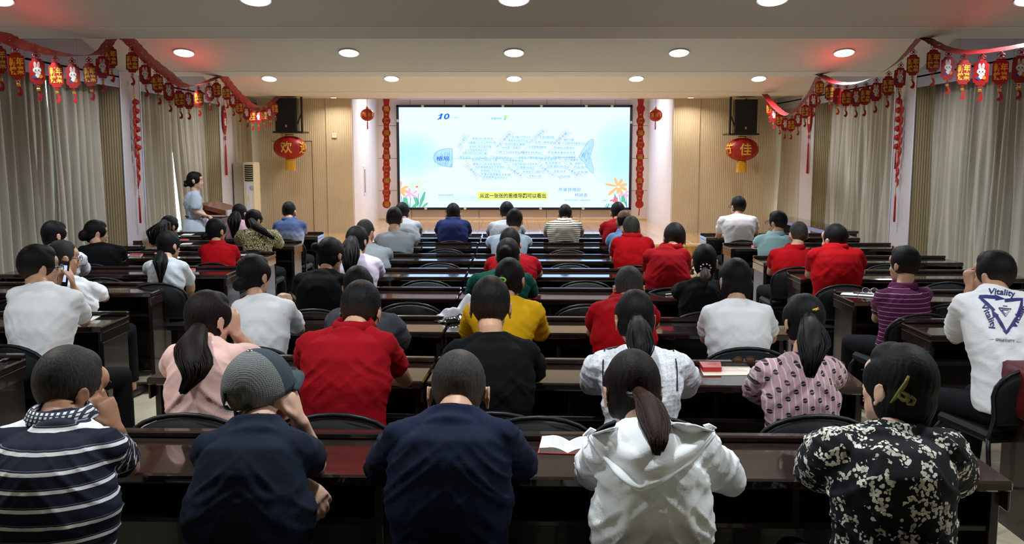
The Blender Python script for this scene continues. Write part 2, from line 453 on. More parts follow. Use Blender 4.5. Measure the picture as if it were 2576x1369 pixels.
# ------------------------------------------------------------------ downlights
M_LAMP = emit('lamp diffuser', (1, .985, .97, 1), 4.0)
M_LRIM = plain('downlight rim', srgb(200, 200, 200), .4)
def downlight(loc, tilt, label, grp, r=.105, power=LAMP_POWER, color=(.89, .955, 1.0)):
    e = empty('ceiling_light', loc, 0, label, 'ceiling light', grp); e.rotation_euler = (tilt, 0, 0)
    mb = MB(); mb.lathe([(r*1.0, -.004), (r*1.14, -.010), (r*1.16, .004)], n=28)
    mb.build('rim', M_LRIM, e)
    mb = MB(); mb.lathe([(r, -.014), (r*.98, -.004)], n=28); mb.build('diffuser', M_LAMP, e)
    R = Matrix.Rotation(tilt, 3, 'X'); off = R @ Vector((0, 0, -.03))
    area_lamp('ceiling_light_glow', Vector(loc)+off, r*1.8, power, color, (tilt*.35, 0, 0))
names5 = ['far left', 'left of centre', 'centre', 'right of centre', 'far right']
tilt = math.atan(.277)
for row, (Y, zz, rn) in enumerate(((7.17, None, 'nearest row, cut by the frame'), (11.18-.02, None, 'middle row'), (15.0, None, 'row closest to the stage'))):
    a = (7.67, 11.76, 15.62)[row]; z = BZ+(a-Y)*.2794
    for i in range(5):
        downlight((-3.86+1.93*i, Y, z-.006), -tilt, 'round ceiling light, %s one in the %s' % (names5[i], rn), 'recessed ceiling downlights', power=LAMP_POWER*(.6 if i in (0, 4) else 1.1))
for Y in (3.05, -1.2):
    a = 3.55 if Y > 0 else -.7
    for i in range(5):
        x = -3.86+1.93*i; z = BZ+(a-Y)*.2794
        area_lamp('ceiling_light_glow', (x, Y, z-.03), .19, LAMP_POWER*(.8 if Y > 0 else .6), (.89, .955, 1.0), (-tilt*.35, 0, 0))
for x in (-3.32, 3.25):
    downlight((x, 17.45, BZ+.024), 0, 'small warm downlight above the %s wall edge of the stage' % ('left' if x < 0 else 'right'), None, .05, 11, (1, .88, .70))
for x in (-2.2, 0, 2.2):
    area_lamp('stage_light_glow', (x, 19.2, 3.28), .2, 46, (1, .94, .88))

# ------------------------------------------------------------------ curtains
t = NT('curtain cloth'); co = t.coord('Object', (1, 1, .03)); nz = t.noise(co, 14, 4, .6)
c = t.ramp(nz, [(.32, srgb(190, 184, 170)), (.55, srgb(220, 216, 204)), (.72, srgb(238, 236, 228))])
t.set(color=c, rough=.6, spec=.4, sheen=.4)
t.bump(t.noise(t.coord('Object', (1, 1, .2)), 120, 3), .15, .004); M_CURT = t.mat
tr = t.n('ShaderNodeBsdfTranslucent'); tr.inputs[0].default_value = srgb(214, 206, 190); mx = t.n('ShaderNodeMixShader'); mx.inputs[0].default_value = .38; outn = [n for n in t.t.nodes if n.type == 'OUTPUT_MATERIAL'][0]; t.l(t.b.outputs[0], mx.inputs[1]); t.l(tr.outputs[0], mx.inputs[2]); t.l(mx.outputs[0], outn.inputs[0])
def curtain(X, y0, y1, y1b, sg, label, seed, y0b=None):
    """hanging pleated sheet from y0 to y1 at the top, y0b to y1b at the bottom"""
    rnd = random.Random(seed); y0b = y0 if y0b is None else y0b
    n = max(24, int((y1-y0)/.014)); nz_ = 14
    ph = 0; P = []; a = 0
    fr = []
    for i in range(n+1):
        fr.append(ph); ph += rnd.uniform(.25, .62)*2*PI*.014/.075*(.9+.5*math.sin(i*.13+seed))
    vs = []; fs = []
    amp = [rnd.uniform(.6, 1.3) for _ in range(n+1)]
    for _ in range(6): amp = [(amp[max(i-1, 0)]+amp[i]+amp[min(i+1, n)])/3 for i in range(n+1)]
    for j in range(nz_+1):
        v = j/nz_; z = 2.66-(2.66-.06)*v
        for i in range(n+1):
            u = i/n; ya = y0+(y0b-y0)*v; yb = y1+(y1b-y1)*v
            y = ya+(yb-ya)*u+.018*math.sin(fr[i]*.37+v*4+seed)*v
            wv = math.sin(fr[i]+.5*math.sin(v*5+i*.05+seed)+.45*math.sin(fr[i])); x = X+.072*amp[i]*(.5+.5*v)*wv+.012*math.sin(fr[i]*2.3+seed)+.03*math.sin(i*.07+v*3+seed)*v
            vs.append((x, y, z))
    m = n+1
    for j in range(nz_):
        for i in range(n): fs.append((j*m+i, j*m+i+1, (j+1)*m+i+1, (j+1)*m+i))
    mb = MB(); mb.add(vs, fs); o = mb.build('curtain', M_CURT, smooth=True)
    md = o.modifiers.new('s', 'SOLIDIFY'); md.thickness = .004
    return tag(o, label, 'curtain', 'pleated curtains along the side walls')
cl = [(4.3, 6.05, 6.02, 'off to the side, nearest'), (6.08, 7.68, 7.68, 'x')]
for side in ('left', 'right'):
    X = CL if side == 'left' else CR; sg = -1 if side == 'left' else 1
    g0 = 10.35 if side == 'left' else 10.05; g1 = 14.10
    curtain(X, 4.3, 6.0, 6.0, sg, 'grey beige curtain on the %s wall, rear half of the rearmost window' % side, 3)
    curtain(X, 6.03, 7.68, 7.68, sg, 'grey beige curtain on the %s wall, front half of the rearmost window' % side, 4)
    curtain(X, 8.4, g0, g0-.02, sg, 'tall grey beige curtain filling the near half of the first visible %s window' % side, 11 if sg < 0 else 12)
    curtain(X, g0+.06, 11.74, 11.74, sg, 'tall grey curtain touching the pillar with the %s lantern string' % side, 13 if sg < 0 else 14, y0b=g0+.09)
    wb_ = .30 if side == 'left' else .12
    curtain(X, 12.42, g1, g1-.03, sg, 'beige curtain just beyond the %s pillar with the lantern string' % side, 15 if sg < 0 else 16)
    curtain(X, g1+.06, 15.64, 15.64, sg, 'beige curtain hanging before the %s pillar with the fish pendant' % side, 17 if sg < 0 else 18, y0b=g1+wb_)
    curtain(X+(.16 if sg < 0 else -.16), 16.42, 17.80, 17.78, sg, 'warm beige curtain in the %s front corner by the stage wall' % side, 19 if sg < 0 else 20)

# ------------------------------------------------------------------ the LED screen
scr = empty('led_screen', (0, 21.2, 0), 0, 'large bright wall screen showing a hand drawn fishbone mind map', 'screen')
YS = 21.20
tl = aty(997, 264, YS); br = aty(1587, 528, YS)
x0, x1, z0, z1 = tl.x, br.x, br.z+.0, tl.z
def loc(o): o.location = (0, -21.2, 0); return o
BW = .055
mb = MB()
for (a, b, c, d) in ((x0, x1, z1-BW, z1), (x0, x1, z0, z0+BW), (x0, x0+BW, z0, z1), (x1-BW, x1, z0, z1)): mb.rbox(a, b, YS-.03, YS+.09, c, d, .006)
loc(mb.build('bezel', plain('screen bezel', (.010, .011, .016, 1), .3), scr))
mb = MB()
for px in (1063, 1167, 1265, 1362, 1475, 1540):
    p = aty(px, 265, YS-.03); mb.rbox(p.x-.03, p.x+.03, YS-.045, YS-.03, z1-BW+.005, z1-.005, .004)
for px in (1071, 1170, 1260, 1360, 1467):
    p = aty(px, 527, YS-.03); mb.rbox(p.x-.03, p.x+.03, YS-.045, YS-.03, z0+.008, z0+BW-.008, .004)
p = aty(997, 304, YS-.03); mb.rbox(x0+.005, x0+.05, YS-.045, YS-.03, p.z-.03, p.z+.03, .004)
p = aty(1586, 308, YS-.03); mb.rbox(x1-.05, x1-.005, YS-.045, YS-.03, p.z-.03, p.z+.03, .004)
loc(mb.build('bezel_clip', plain('cream clip', srgb(200, 195, 165), .5), scr))
SE = 1.0
def se(name, r, g, b, k=1.0):
    c = srgb(r, g, b); return emit('screen '+name, (c[0], c[1], c[2], 1), SE*k)
t = NT('screen picture'); tc = t.n('ShaderNodeTexCoord'); sx = t.n('ShaderNodeSeparateXYZ'); t.l(tc.outputs['Object'], sx.inputs[0])
def blob(cx, cz, rx, rz):
    a = t.math('DIVIDE', t.math('SUBTRACT', sx.outputs[0], cx), rx); b = t.math('DIVIDE', t.math('SUBTRACT', sx.outputs[2], cz), rz)
    d = t.math('ADD', t.math('MULTIPLY', a, a), t.math('MULTIPLY', b, b)); return t.math('MAXIMUM', t.math('SUBTRACT', 1, d), 0)
bl = aty(1035, 390, YS); b2 = aty(1565, 390, YS)
f = t.math('ADD', blob(bl.x, bl.z, .75, .55), blob(b2.x, b2.z, .75, .9)); f = t.math('MINIMUM', f, 1)
white = (.80, 1.25, 2.2, 1)
t.l(t.mix(t.math('MULTIPLY', f, .75), white, (.42, .78, 1.25, 1)), t.b.inputs['Emission Color']); t.b.inputs['Emission Strength'].default_value = SE
t.set(color=(0, 0, 0, 1), rough=.5, spec=.1)
mb = MB(); mb.box(x0+BW, x1-BW, YS+.0, YS+.05, z0+BW, z1-BW); loc(mb.build('display', t.mat, scr))
YP = YS-.004
def sp_(px, py, dy=0): return aty(px, py, YP-dy)
def flat(mb, pts, dy=0): mb.add([sp_(x, y, dy) for x, y in pts], [tuple(range(len(pts)))])
def seg(mb, a, b, w=1.0, dy=0):
    a = Vector(a); b = Vector(b); d = (b-a).normalized(); n = Vector((-d.y, d.x))*w/2
    flat(mb, [(a+n)[:], (b+n)[:], (b-n)[:], (a-n)[:]], dy)
def stext(mb, body, px, py, h=None, w=None, ang=0, bold=0, dy=0, shear=0):
    k = (YP-dy)/F*1.0; c = math.cos(math.radians(ang)); s_ = math.sin(math.radians(ang)); kk = sp_(px+1, py).x-sp_(px, py).x
    put_text(mb, body, sp_(px, py, dy), (c, 0, s_), (-s_, 0, c), h*kk if h else None, w*kk if w else None, bold, shear)
# fish head and tail
hb = MB(); hd = [(1090, 400), (1092, 388), (1100, 381), (1112, 376), (1126, 373.5), (1138, 375), (1138, 421), (1126, 420), (1110, 416), (1098, 409)]
flat(hb, hd); loc(hb.build('fish_head', se('fish blue', 190, 232, 252), scr)); hb = MB(); tailp = [(1456, 395), (1466, 376), (1478, 358), (1488, 350), (1493, 350), (1493, 365), (1489, 380), (1484, 395), (1488, 408), (1493, 424), (1492, 437), (1484, 431), (1470, 410)]
flat(hb, tailp); loc(hb.build('fish_tail', se('fish blue', 190, 232, 252), scr))
hb = MB(); rnd = random.Random(5)
for k in range(len(hd)): seg(hb, hd[k], hd[(k+1) % len(hd)], 1.1, .001)
for k in range(len(tailp)): seg(hb, tailp[k], tailp[(k+1) % len(tailp)], .9, .001)
for k in range(95):
    x = rnd.uniform(1094, 1136); y = rnd.uniform(380, 414); seg(hb, (x, y), (x+rnd.uniform(-2, 1), y+rnd.uniform(6, 11)), .45, .001)
for k in range(60):
    u = rnd.uniform(0, 1); x = 1462+26*u; y = rnd.uniform(395-32*u, 395+30*u); seg(hb, (x, y), (x+2, y-7), .45, .001)
tag(loc(hb.build('fish_hatching', se('hatch blue', 96, 178, 236), scr)), kind='stuff')
tx = MB(); stext(tx, '格局', 1114, 399, h=12, w=33, bold=.012, dy=.002); loc(tx.build('fish_head_lettering', se('logo blue', 40, 110, 226), scr)); tx = MB()
stext(tx, '10', 1119, 293, h=15, w=24, bold=.03, dy=.002, shear=.25); seg(tx, (1101, 302), (1113, 288), 2.2, .002); seg(tx, (1103, 291), (1114, 287), 2, .002)
loc(tx.build('blue_lettering', se('logo blue', 40, 110, 226), scr))
tx = MB(); stext(tx, '日学习提升 共诵华章', 1135, 296, h=3.6, w=36, dy=.002); stext(tx, '思维导图', 1248, 298, h=5, w=27, bold=.01, dy=.002)
loc(tx.build('heading_lettering', se('heading blue', 80, 150, 220), scr))
tx = MB(); tx.add([sp_(1272+5*math.cos(a), 294+5*math.sin(a), .002) for a in [i*.5236 for i in range(12)]], [tuple(range(12))]); loc(tx.build('bulb_icon', se('bulb', 190, 240, 160), scr))
tx = MB(); flat(tx, [(1267, 300), (1270, 303), (1273, 299), (1270, 297)], .002); loc(tx.build('bulb_base', se('bulb base', 110, 200, 240), scr))
# bones
ln = MB(); lb = MB(); hw_ = MB()
def bone(x0, y0, x1, y1, label, off, r0, r1, lh=1):
    seg(ln, (x0, y0), (x1, y1), .8)
    d = Vector((x1-x0, y1-y0)).normalized(); n = Vector((d.y, -d.x))*-off
    a = Vector((x0, y0))+Vector((x1-x0, y1-y0))*r0; b = Vector((x0, y0))+Vector((x1-x0, y1-y0))*r1
    for p, q in ((a, a+n), (a+n, b+n), (b+n, b)): seg(ln, p[:], q[:], .7)
    m = (a+b)/2+n/2; ang = math.degrees(math.atan2(-(b-a).y, (b-a).x)); L = (b-a).length*.86
    if ang > 90: ang -= 180
    if ang < -90: ang += 180
    stext(hw_, label, m.x, m.y, h=abs(off)*.62, w=L, ang=ang, dy=.001)
bone(1147, 397, 1184, 335, '你凭什么看自己', -13, .34, .86); bone(1232, 397, 1296, 333, '你是一种思想', -12, .3, .92); bone(1295, 397, 1381, 325, '你走过的路和爱', -11, .42, .93)
bone(1363, 397, 1437, 333, '你的朋友圈', -13, .42, .94)
bone(1166, 399, 1218, 452, '怎么看待自己', 12, .2, .8); bone(1253, 397, 1334, 450, '怎么看他人', 12, .3, .82); bone(1345, 397, 1413, 452, '怎么看待工作', 12, .2, .78); bone(1404, 397, 1466, 444, '怎么看世界', 12, .36, .9)
seg(lb, (1138, 399), (1456, 397), 1.1)
HW = [(1214, 350, 52, '发现,自己的天才'), (1212, 360, 70, '你看重什么,什么就有价值'), (1208, 370, 56, '全部珍惜上辈的爱'), (1198, 379, 56, '人生不能等得太久的'), (1193, 387, 62, '你是在找你自己的位置'), (1190, 397, 70, '格局,是在一个人的边界'),
      (1219, 404, 64, '也许你认为的是小事'), (1226, 414, 72, '要看自己的长处和短处'), (1232, 422, 74, '你的情绪是由自己主张的'), (1234, 431, 52, '多鼓励,不打压'), (1247, 440, 74, '不要总是想着别人的错'), (1246, 448, 62, '你的眼界决定你多少'),
      (1311, 346, 46, '如,活着大多是认识'), (1303, 355, 48, '我能活这样才对吗'), (1295, 364, 50, '你说的那些事情'), (1286, 373, 46, '你也是个温柔的'), (1288, 384, 78, '心里门口认知也是会改变的'), (1264, 397, 48, '你能决定的人心'), (1291, 405, 52, '你的精神和语言'),
      (1320, 414, 62, '只有不断成长才有未来'), (1322, 423, 44, '行情要会明白'), (1342, 433, 54, '知道自己心理定位'), (1346, 444, 32, '学校心态'), (1376, 346, 36, '它是完整的图'), (1368, 359, 44, '人是一种知识'), (1352, 371, 44, '大家需要理解他'), (1340, 385, 52, '以一次次的挑战心'), (1332, 397, 56, '你能走,只能你是王'),
      (1380, 402, 42, '愿走上前去'), (1391, 411, 40, '生活这样过'), (1400, 420, 48, '也能遇到自己'), (1408, 432, 32, '没有对手'), (1420, 445, 30, '以后好处'), (1431, 353, 26, '他只是'), (1440, 362, 72, '每一个认真的世界都是你自己'), (1420, 373, 52, '你就在这里成长'), (1413, 385, 68, '你走着走着就会改变'), (1410, 396, 76, '当另一边能看见你就是赢家'),
      (1441, 404, 42, '你只需要学习'), (1450, 413, 34, '每一种想法'), (1460, 422, 34, '也会成为'), (1466, 434, 26, '大树林')]
for x, y, w, s_ in HW:
    stext(hw_, s_, x, y-1.0, h=6.0, w=w, dy=.001, ang=rnd.uniform(-1.5, .5)); seg(lb, (x-w*.53, y+3.3), (x+w*.53, y+3.9), .7)
stext(hw_, '质量管理部', 1433, 477, h=9, w=56, dy=.001, shear=.1); stext(hw_, '杨婷香', 1462, 491, h=9, w=32, dy=.001, shear=.15)
stext(hw_, '(请在此空白页画上一幅思维导图)', 1452, 504, h=3.6, w=64, dy=.001, bold=.01)
stext(hw_, '思维导图参考模型链接', 1121, 491, h=3.4, w=38, dy=.001, bold=.01)
tag(loc(ln.build('bone_lines', se('bone lilac', 190, 160, 224), scr)), kind='stuff'); tag(loc(lb.build('ruled_lines', se('ruled blue', 130, 200, 236), scr)), kind='stuff'); tag(loc(hw_.build('handwriting', se('ink', 96, 92, 196), scr)), kind='stuff')
tx = MB(); stext(tx, '1. https://www.yanshu.com/p/e7d14b05ab/s17fromtext', 1163, 495.5, h=3.2, w=122, dy=.001); stext(tx, '2. https://www.163.com/dy/article/GC7H0C7V0537213', 1163, 499.5, h=3.2, w=122, dy=.001); stext(tx, '3. https://www.zhihu.com/question/381404425/answer/1538621517', 1166, 503.5, h=3.2, w=126, dy=.001)
loc(tx.build('link_lettering', se('link blue', 130, 185, 225), scr))
tx = MB(); flat(tx, [(1202, 482.5), (1377, 482.5), (1377, 502.5), (1202, 502.5)], .004); loc(tx.build('subtitle_bar', se('subtitle yellow', 236, 244, 128), scr))
tx = MB(); stext(tx, '从这一张张的思维导图可以看出', 1290, 492.5, h=12, w=166, dy=.006, bold=.012); loc(tx.build('subtitle_lettering', se('subtitle ink', 26, 28, 18), scr))
# flowers drawn on the slide
XR_ = [None]
def clampx(p): 
    p.x = min(max(p.x, x0+BW+.002), x1-BW-.002); p.z = min(max(p.z, z0+BW+.002), z1-BW-.002); return p
def petals(mb, cx, cy, lst, dy):
    for ang, L, wd in lst:
        a = math.radians(ang); pts = []
        for k in range(14):
            th = 2*PI*k/14; u = (math.cos(th)*.5+.5)*L; v = math.sin(th)*wd*(.55+.45*(u/L)); pts.append(clampx(sp_(cx+math.cos(a)*u-math.sin(a)*v, cy-(math.sin(a)*u+math.cos(a)*v), dy)))
        mb.add(pts, [tuple(range(14))])
def poly(mb, pts, dy): mb.add([clampx(sp_(x, y, dy)) for x, y in pts], [tuple(range(len(pts)))])
def disc(mb, cx, cy, r, dy): poly(mb, [(cx+r*math.cos(i*.5236), cy+r*.8*math.sin(i*.5236)) for i in range(12)], dy)
lf = MB()
for pts in ([(1015, 496), (1024, 497), (1027, 510), (1032, 524), (1027, 524), (1021, 511), (1015, 524), (1012, 512)], [(1038, 493), (1050, 497), (1055, 512), (1046, 524), (1034, 524), (1045, 511)], [(1054, 524), (1057, 502), (1066, 484), (1071, 482), (1068, 500), (1058, 524)], [(1060, 524), (1070, 512), (1078, 509), (1074, 516), (1066, 524)],
            [(1545, 486), (1553, 498), (1555, 511), (1546, 504)], [(1563, 492), (1571, 490), (1573, 502), (1578, 518), (1578, 524), (1568, 508), (1562, 510)], [(1519, 515), (1530, 524), (1524, 524)], [(1530, 512), (1534, 512), (1531, 523), (1529, 523)], [(1535, 511), (1543, 518), (1546, 524), (1540, 523)]): poly(lf, pts, .001)
loc(lf.build('drawn_leaves', se('leaf', 104, 200, 160), scr))
st = MB()
for a, b in (((1053, 487), (1051, 524)), ((1009, 494), (1014, 524)), ((1033, 497), (1031, 524)), ((1558, 490), (1562, 524)), ((1576, 490), (1576, 524)), ((1523, 508), (1530, 524))): seg(st, a, b, 1.3, .002)
loc(st.build('drawn_stems', se('stem', 56, 90, 160), scr))
A = MB(); petals(A, 1005, 477, [(80, 22, 5), (20, 24, 4.5), (-15, 24, 5), (-50, 22, 5), (-88, 20, 4), (130, 10, 4)], .004); loc(A.build('orange_flower', se('orange', 252, 200, 138), scr)); A = MB(); petals(A, 1555, 469, [(112, 23, 5), (62, 22, 5), (170, 34, 4), (222, 34, 5), (268, 20, 5), (14, 25, 5), (-22, 25, 5), (-62, 24, 5)], .004); loc(A.build('orange_flower', se('orange', 252, 200, 138), scr))
A = MB(); petals(A, 1031, 488, [(95, 15, 4), (150, 14, 4), (20, 20, 4), (-25, 20, 4), (-90, 10, 3), (-145, 16, 4)], .003); loc(A.build('pink_flower', se('pink', 252, 190, 232), scr)); A = MB(); petals(A, 1573, 487, [(40, 10, 4), (200, 20, 4), (-40, 12, 4), (-80, 13, 5)], .003); loc(A.build('pink_flower', se('pink', 252, 190, 232), scr))
A = MB(); petals(A, 1049, 470, [(115, 20, 4), (68, 20, 4), (30, 26, 4), (-18, 28, 4), (-55, 22, 3.5), (-130, 22, 4), (160, 22, 4), (182, 20, 4)], .005); loc(A.build('pale_green_flower', se('pale green', 222, 250, 222), scr)); A = MB(); petals(A, 1522, 505, [(110, 10, 2.5), (60, 12, 2.5), (10, 11, 2.5), (190, 10, 2.5), (230, 10, 2.5), (-60, 10, 2.5)], .005); loc(A.build('pale_green_flower', se('pale green', 222, 250, 222), scr))
A = MB(); petals(A, 1545, 502, [(80, 8, 3), (20, 10, 3), (-20, 11, 3), (-60, 9, 3), (200, 12, 2.5), (250, 8, 3)], .005); loc(A.build('red_flower', se('red pink', 248, 120, 140), scr)); A = MB(); disc(A, 1049, 470, 3, .006); loc(A.build('red_flower_centre', se('red pink', 248, 120, 140), scr)); A = MB(); disc(A, 1522, 505, 1.6, .006); loc(A.build('red_flower_centre', se('red pink', 248, 120, 140), scr)); A = MB(); disc(A, 1004, 508, 3, .006); loc(A.build('red_flower', se('red pink', 248, 120, 140), scr))
A = MB(); disc(A, 1004.5, 477, 2.6, .007); disc(A, 1556, 470.5, 3.8, .007); loc(A.build('flower_centre', se('centre', 235, 252, 252), scr))
# ================================================================== DESKS
DD = .41; DT = .76
def make_desk(w, label, grp, x, y, rz, cut='both'):
    root = empty('desk', (x, y, 0), rz, label, 'desk', grp); h = w/2
    mb = MB(); mb.rbox(-h, h, 0, DD, DT-.035, DT, .007); mb.build('tabletop', M_DESK, root)
    mb = MB(); mb.rbox(-h, h, DD-.045, DD, DT+.001, DT+.026, .006); mb.build('rear_rim', M_EDGE, root)
    for s in (-1, 1):
        x0, x1 = sorted((s*(h-.015), s*(h-.045))); mb = MB(); mb.rbox(x0, x1, .05, DD-.01, .0, DT-.036, .003); mb.build('side_panel', M_DESKSIDE, root)
        if cut == 'both':
            x0, x1 = sorted((s*(h-.002), s*(h-.014))); mb = MB(); mb.rbox(x0, x1, .0+.01, DD-.005, DT-.10, DT-.037, .003); mb.build('side_apron', M_EDGE, root)
    mb = MB(); mb.box(-h+.045, h-.045, DD-.05, DD-.03, .10, DT-.036); mb.build('modesty_panel', M_DESKSIDE, root)
    mb = MB(); mb.rbox(-h+.046, h-.046, .06, DD-.052, .575, .595, .003); mb.build('book_shelf', M_DESKSIDE, root)
    n = 1 if w < 1.5 else 2
    for i in range(n):
        xx = -h+w*(i+1)/(n+1); mb = MB(); mb.box(xx-.01, xx+.01, .065, DD-.052, .596, DT-.036); mb.build('divider', M_DESKSIDE, root)
    return root
ord_ = ['nearest', 'second', 'third', 'fourth', 'fifth', 'sixth', 'seventh', 'eighth']
CROW = [(2.86, 2.77), (4.12, 3.94), (5.26, 5.13), (6.49, 6.36), (7.63, 7.58), (8.82, 8.72), (10.01, 9.97), (11.17, 11.11)]
LROW = [4.12, 5.37, 6.72, 7.77, 9.0, 10.20, 11.43]
RROW = [3.94, 5.11, 6.31, 7.49, 8.62, 9.94, 11.23]
CX0, CX1 = -1.66, 1.54
def crow_y(k, x): a, b = CROW[k]; return a+(b-a)*(x-CX0)/(CX1-CX0)
for k, (a, b) in enumerate(CROW):
    rz = math.atan2(b-a, CX1-CX0)
    for (xa, xb, nm) in ((CX0, -.402, 'shorter left-hand'), (-.395, CX1, 'longer right-hand')):
        xm = (xa+xb)/2
        make_desk(xb-xa, 'dark glossy wooden desk, %s one of the %s centre row from the camera' % (nm, ord_[k]), 'lecture desks in the centre block', xm, crow_y(k, xm), rz)
for k, y in enumerate(LROW):
    make_desk(1.92, 'dark wooden bench desk in the left block, %s row from the camera' % ord_[k], 'lecture desks in the left block', -3.37 if k != 2 else -3.6, y, 0)
for k, y in enumerate(RROW):
    make_desk(1.86, 'dark wooden bench desk in the right block, %s row from the camera' % ord_[k], 'lecture desks in the right block', 3.25, y, 0)
# long side table against the right wall by the stage
sd = empty('side_table', (4.35, 13.6, 0), 0, 'long dark table with a pale edge along the right wall near the stage', 'table')
mb = MB(); mb.rbox(-.2, .2, -1.3, 1.5, .72, .755, .005); mb.build('tabletop', M_DESK, sd)
mb = MB(); mb.rbox(-.205, -.2, -1.3, 1.5, .70, .75, .001); mb.build('edge_strip', plain('blue grey edge', srgb(120, 130, 180), .25, .3), sd)
for yy in (-1.27, 1.45):
    mb = MB(); mb.rbox(-.19, .19, yy, yy+.03, 0, .72, .003); mb.build('leg_panel', M_DESKSIDE, sd)

# ================================================================== CHAIRS
def chair_proto():
    root = empty('chair', (0, 0, 0), 0)
    # backrest: rounded top pad, slightly curved
    mb = MB(); pts = []; n = 18
    w, zb, zt = .215, .52, .775
    out = [(-w*.94, zb), (-w, zb+.06)]+[(-w*math.cos(PI*i/n)*1.0, zt-.13+.13*math.sin(PI*i/n)**.8) for i in range(1, n)]+[(w, zb+.06), (w*.94, zb)]
    m = len(out)
    def back(x): return -.03*(1-(x/w)**2)
    vs = [(x, -.24+back(x), z) for x, z in out]+[(x, -.205+back(x), z) for x, z in out]
    vs += [(x*.9, -.252+back(x*.9), zb+.02+(z-zb)*.93) for x, z in out]+[(x*.9, -.193+back(x*.9), zb+.02+(z-zb)*.93) for x, z in out]
    fs = [(i, (i+1) % m, m+(i+1) % m, m+i) for i in range(m)]
    fs += [((i+1) % m, i, 2*m+i, 2*m+(i+1) % m) for i in range(m)]+[(m+i, m+(i+1) % m, 3*m+(i+1) % m, 3*m+i) for i in range(m)]
    fs += [tuple(range(2*m, 3*m))[::-1], tuple(range(3*m, 4*m))]
    mb.add(vs, fs); o = mb.build('backrest', M_BLACKFAB, root, True); fix_normals(o.data)
    md = o.data; 
    mb = MB(); mb.tube([(-.215, -.2, .44), (-.218, -.235, .56)]+[(-.222*math.cos(PI*i/12), -.222-.028*math.sin(PI*i/12), .655+.135*math.sin(PI*i/12)**.8) for i in range(13)]+[(.218, -.235, .56), (.215, -.2, .44)], .010, 8)
    mb.build('back_frame', M_BLKMETAL, root, True)
    mb = MB(); mb.rbox(-.215, .215, -.2, .20, .42, .475, .018); mb.build('seat', M_BLACKFAB, root, False)
    for sx in (-1, 1):
        mb = MB(); mb.tube([(sx*.2, .17, .43), (sx*.215, .20, .38), (sx*.225, .225, .0)], .011, 8); mb.build('leg', M_BLKMETAL, root, True)
        mb = MB(); mb.tube([(sx*.215, -.2, .45), (sx*.218, -.21, .38), (sx*.225, -.27, .0)], .011, 8); mb.build('leg', M_BLKMETAL, root, True)
    mb = MB(); mb.tube([(-.22, -.19, .2), (.22, -.19, .2)], .007, 6); mb.build('stretcher', M_BLKMETAL, root, True)
    return root
CH0 = chair_proto(); _used = [False]
def chair(x, y, label, rz=0, grp='black padded chairs'):
    if not _used[0]: o = CH0; _used[0] = True
    else: o = copy_tree(CH0)
    o.location = (x, y, 0); o.rotation_euler = (0, 0, rz)
    return tag(o, label, 'chair', grp)
# empty chairs pushed in
def ec(px, py, Y, label): p = aty(px, py, Y); chair(p.x, Y+.25, label, grp='empty black chairs pushed under the desks')
ec(1120, 622, 9.55, 'empty black chair at the seventh centre row behind the navy polo man')
ec(1105, 655, 8.32, 'empty black chair at the sixth centre row, left part, with a wide desk reflection above')
ec(1070, 697, 7.16, 'empty black chair at the fifth centre row, left of the man in red')
ec(1030, 753, 6.05, 'empty black chair at the fourth centre row left of the woman in green')
ec(1427, 624, 9.50, 'empty black chair at the seventh centre row behind the striped polo man')
ec(1435, 659, 8.27, 'empty black chair at the sixth centre row, right part, two behind the striped polo man')
ec(1472, 697, 7.12, 'empty black chair at the fifth centre row left of the red polo man')
ec(1478, 758, 5.98, 'empty black chair at the fourth centre row left of the cropped-haired man in red')
ec(2236, 640, 8.2, 'empty black chair in the right block two rows ahead of the purple polo man')
ec(2390, 672, 7.05, 'empty black chair in the right block ahead of the printed tee man')
ec(2400, 712, 6.0, 'empty black chair at the third right desk beside the purple polo man')
ec(640, 655, 8.5, 'empty black chair at the left block behind the woman in a red polo, right seat') if False else None
ec(40, 702, 6.2, 'empty black chair at the far left behind the man holding a phone')
ec(255, 703, 7.3, 'empty black chair at the left block beside the woman in black')
ec(300, 1037, 2.95, 'x') if False else None
def chair_red():
    p = aty(1350, 1087, 3.35); o = chair(p.x, 3.62, 'dark chair with a small reddish top seen over the nearest desk beside the open book', grp='black padded chairs')
    return o
chair_red()
# ================================================================== PEOPLE
JOBS = []
def remesh_job(mb, name, mats, vox, parent, smooth=4, post=None, fac=.5):
    me = mb.mesh(name, mats); o = link(name, me, parent)
    r = o.modifiers.new('r', 'REMESH'); r.mode = 'VOXEL'; r.voxel_size = vox; r.use_smooth_shade = True
    if smooth: s_ = o.modifiers.new('s', 'SMOOTH'); s_.factor = fac; s_.iterations = smooth
    JOBS.append((o, mats, post)); return o
def run_jobs():
    bpy.context.view_layer.update(); dg = bpy.context.evaluated_depsgraph_get(); new = []
    for o, mats, post in JOBS: new.append(bpy.data.meshes.new_from_object(o.evaluated_get(dg)))
    for (o, mats, post), me in zip(JOBS, new):
        old = o.data; o.modifiers.clear(); o.data = me; bpy.data.meshes.remove(old)
        me.materials.clear()
        for m in (mats if isinstance(mats, (list, tuple)) else [mats]): me.materials.append(m)
        me.polygons.foreach_set('material_index', [0]*len(me.polygons)); me.polygons.foreach_set('use_smooth', [True]*len(me.polygons))
        if post: post(o, me)
        me.update()
def get_co(me):
    a = np.empty(len(me.vertices)*3, 'f'); me.vertices.foreach_get('co', a); return a.reshape(-1, 3)
def get_no(me):
    a = np.empty(len(me.vertices)*3, 'f'); me.vertex_normals.foreach_get('vector', a); return a.reshape(-1, 3)
def set_co(me, a): me.vertices.foreach_set('co', a.astype('f').ravel())
def set_attr(me, name, val):
    at = me.attributes.new(name, 'FLOAT', 'POINT'); at.data.foreach_set('value', val.astype('f'))

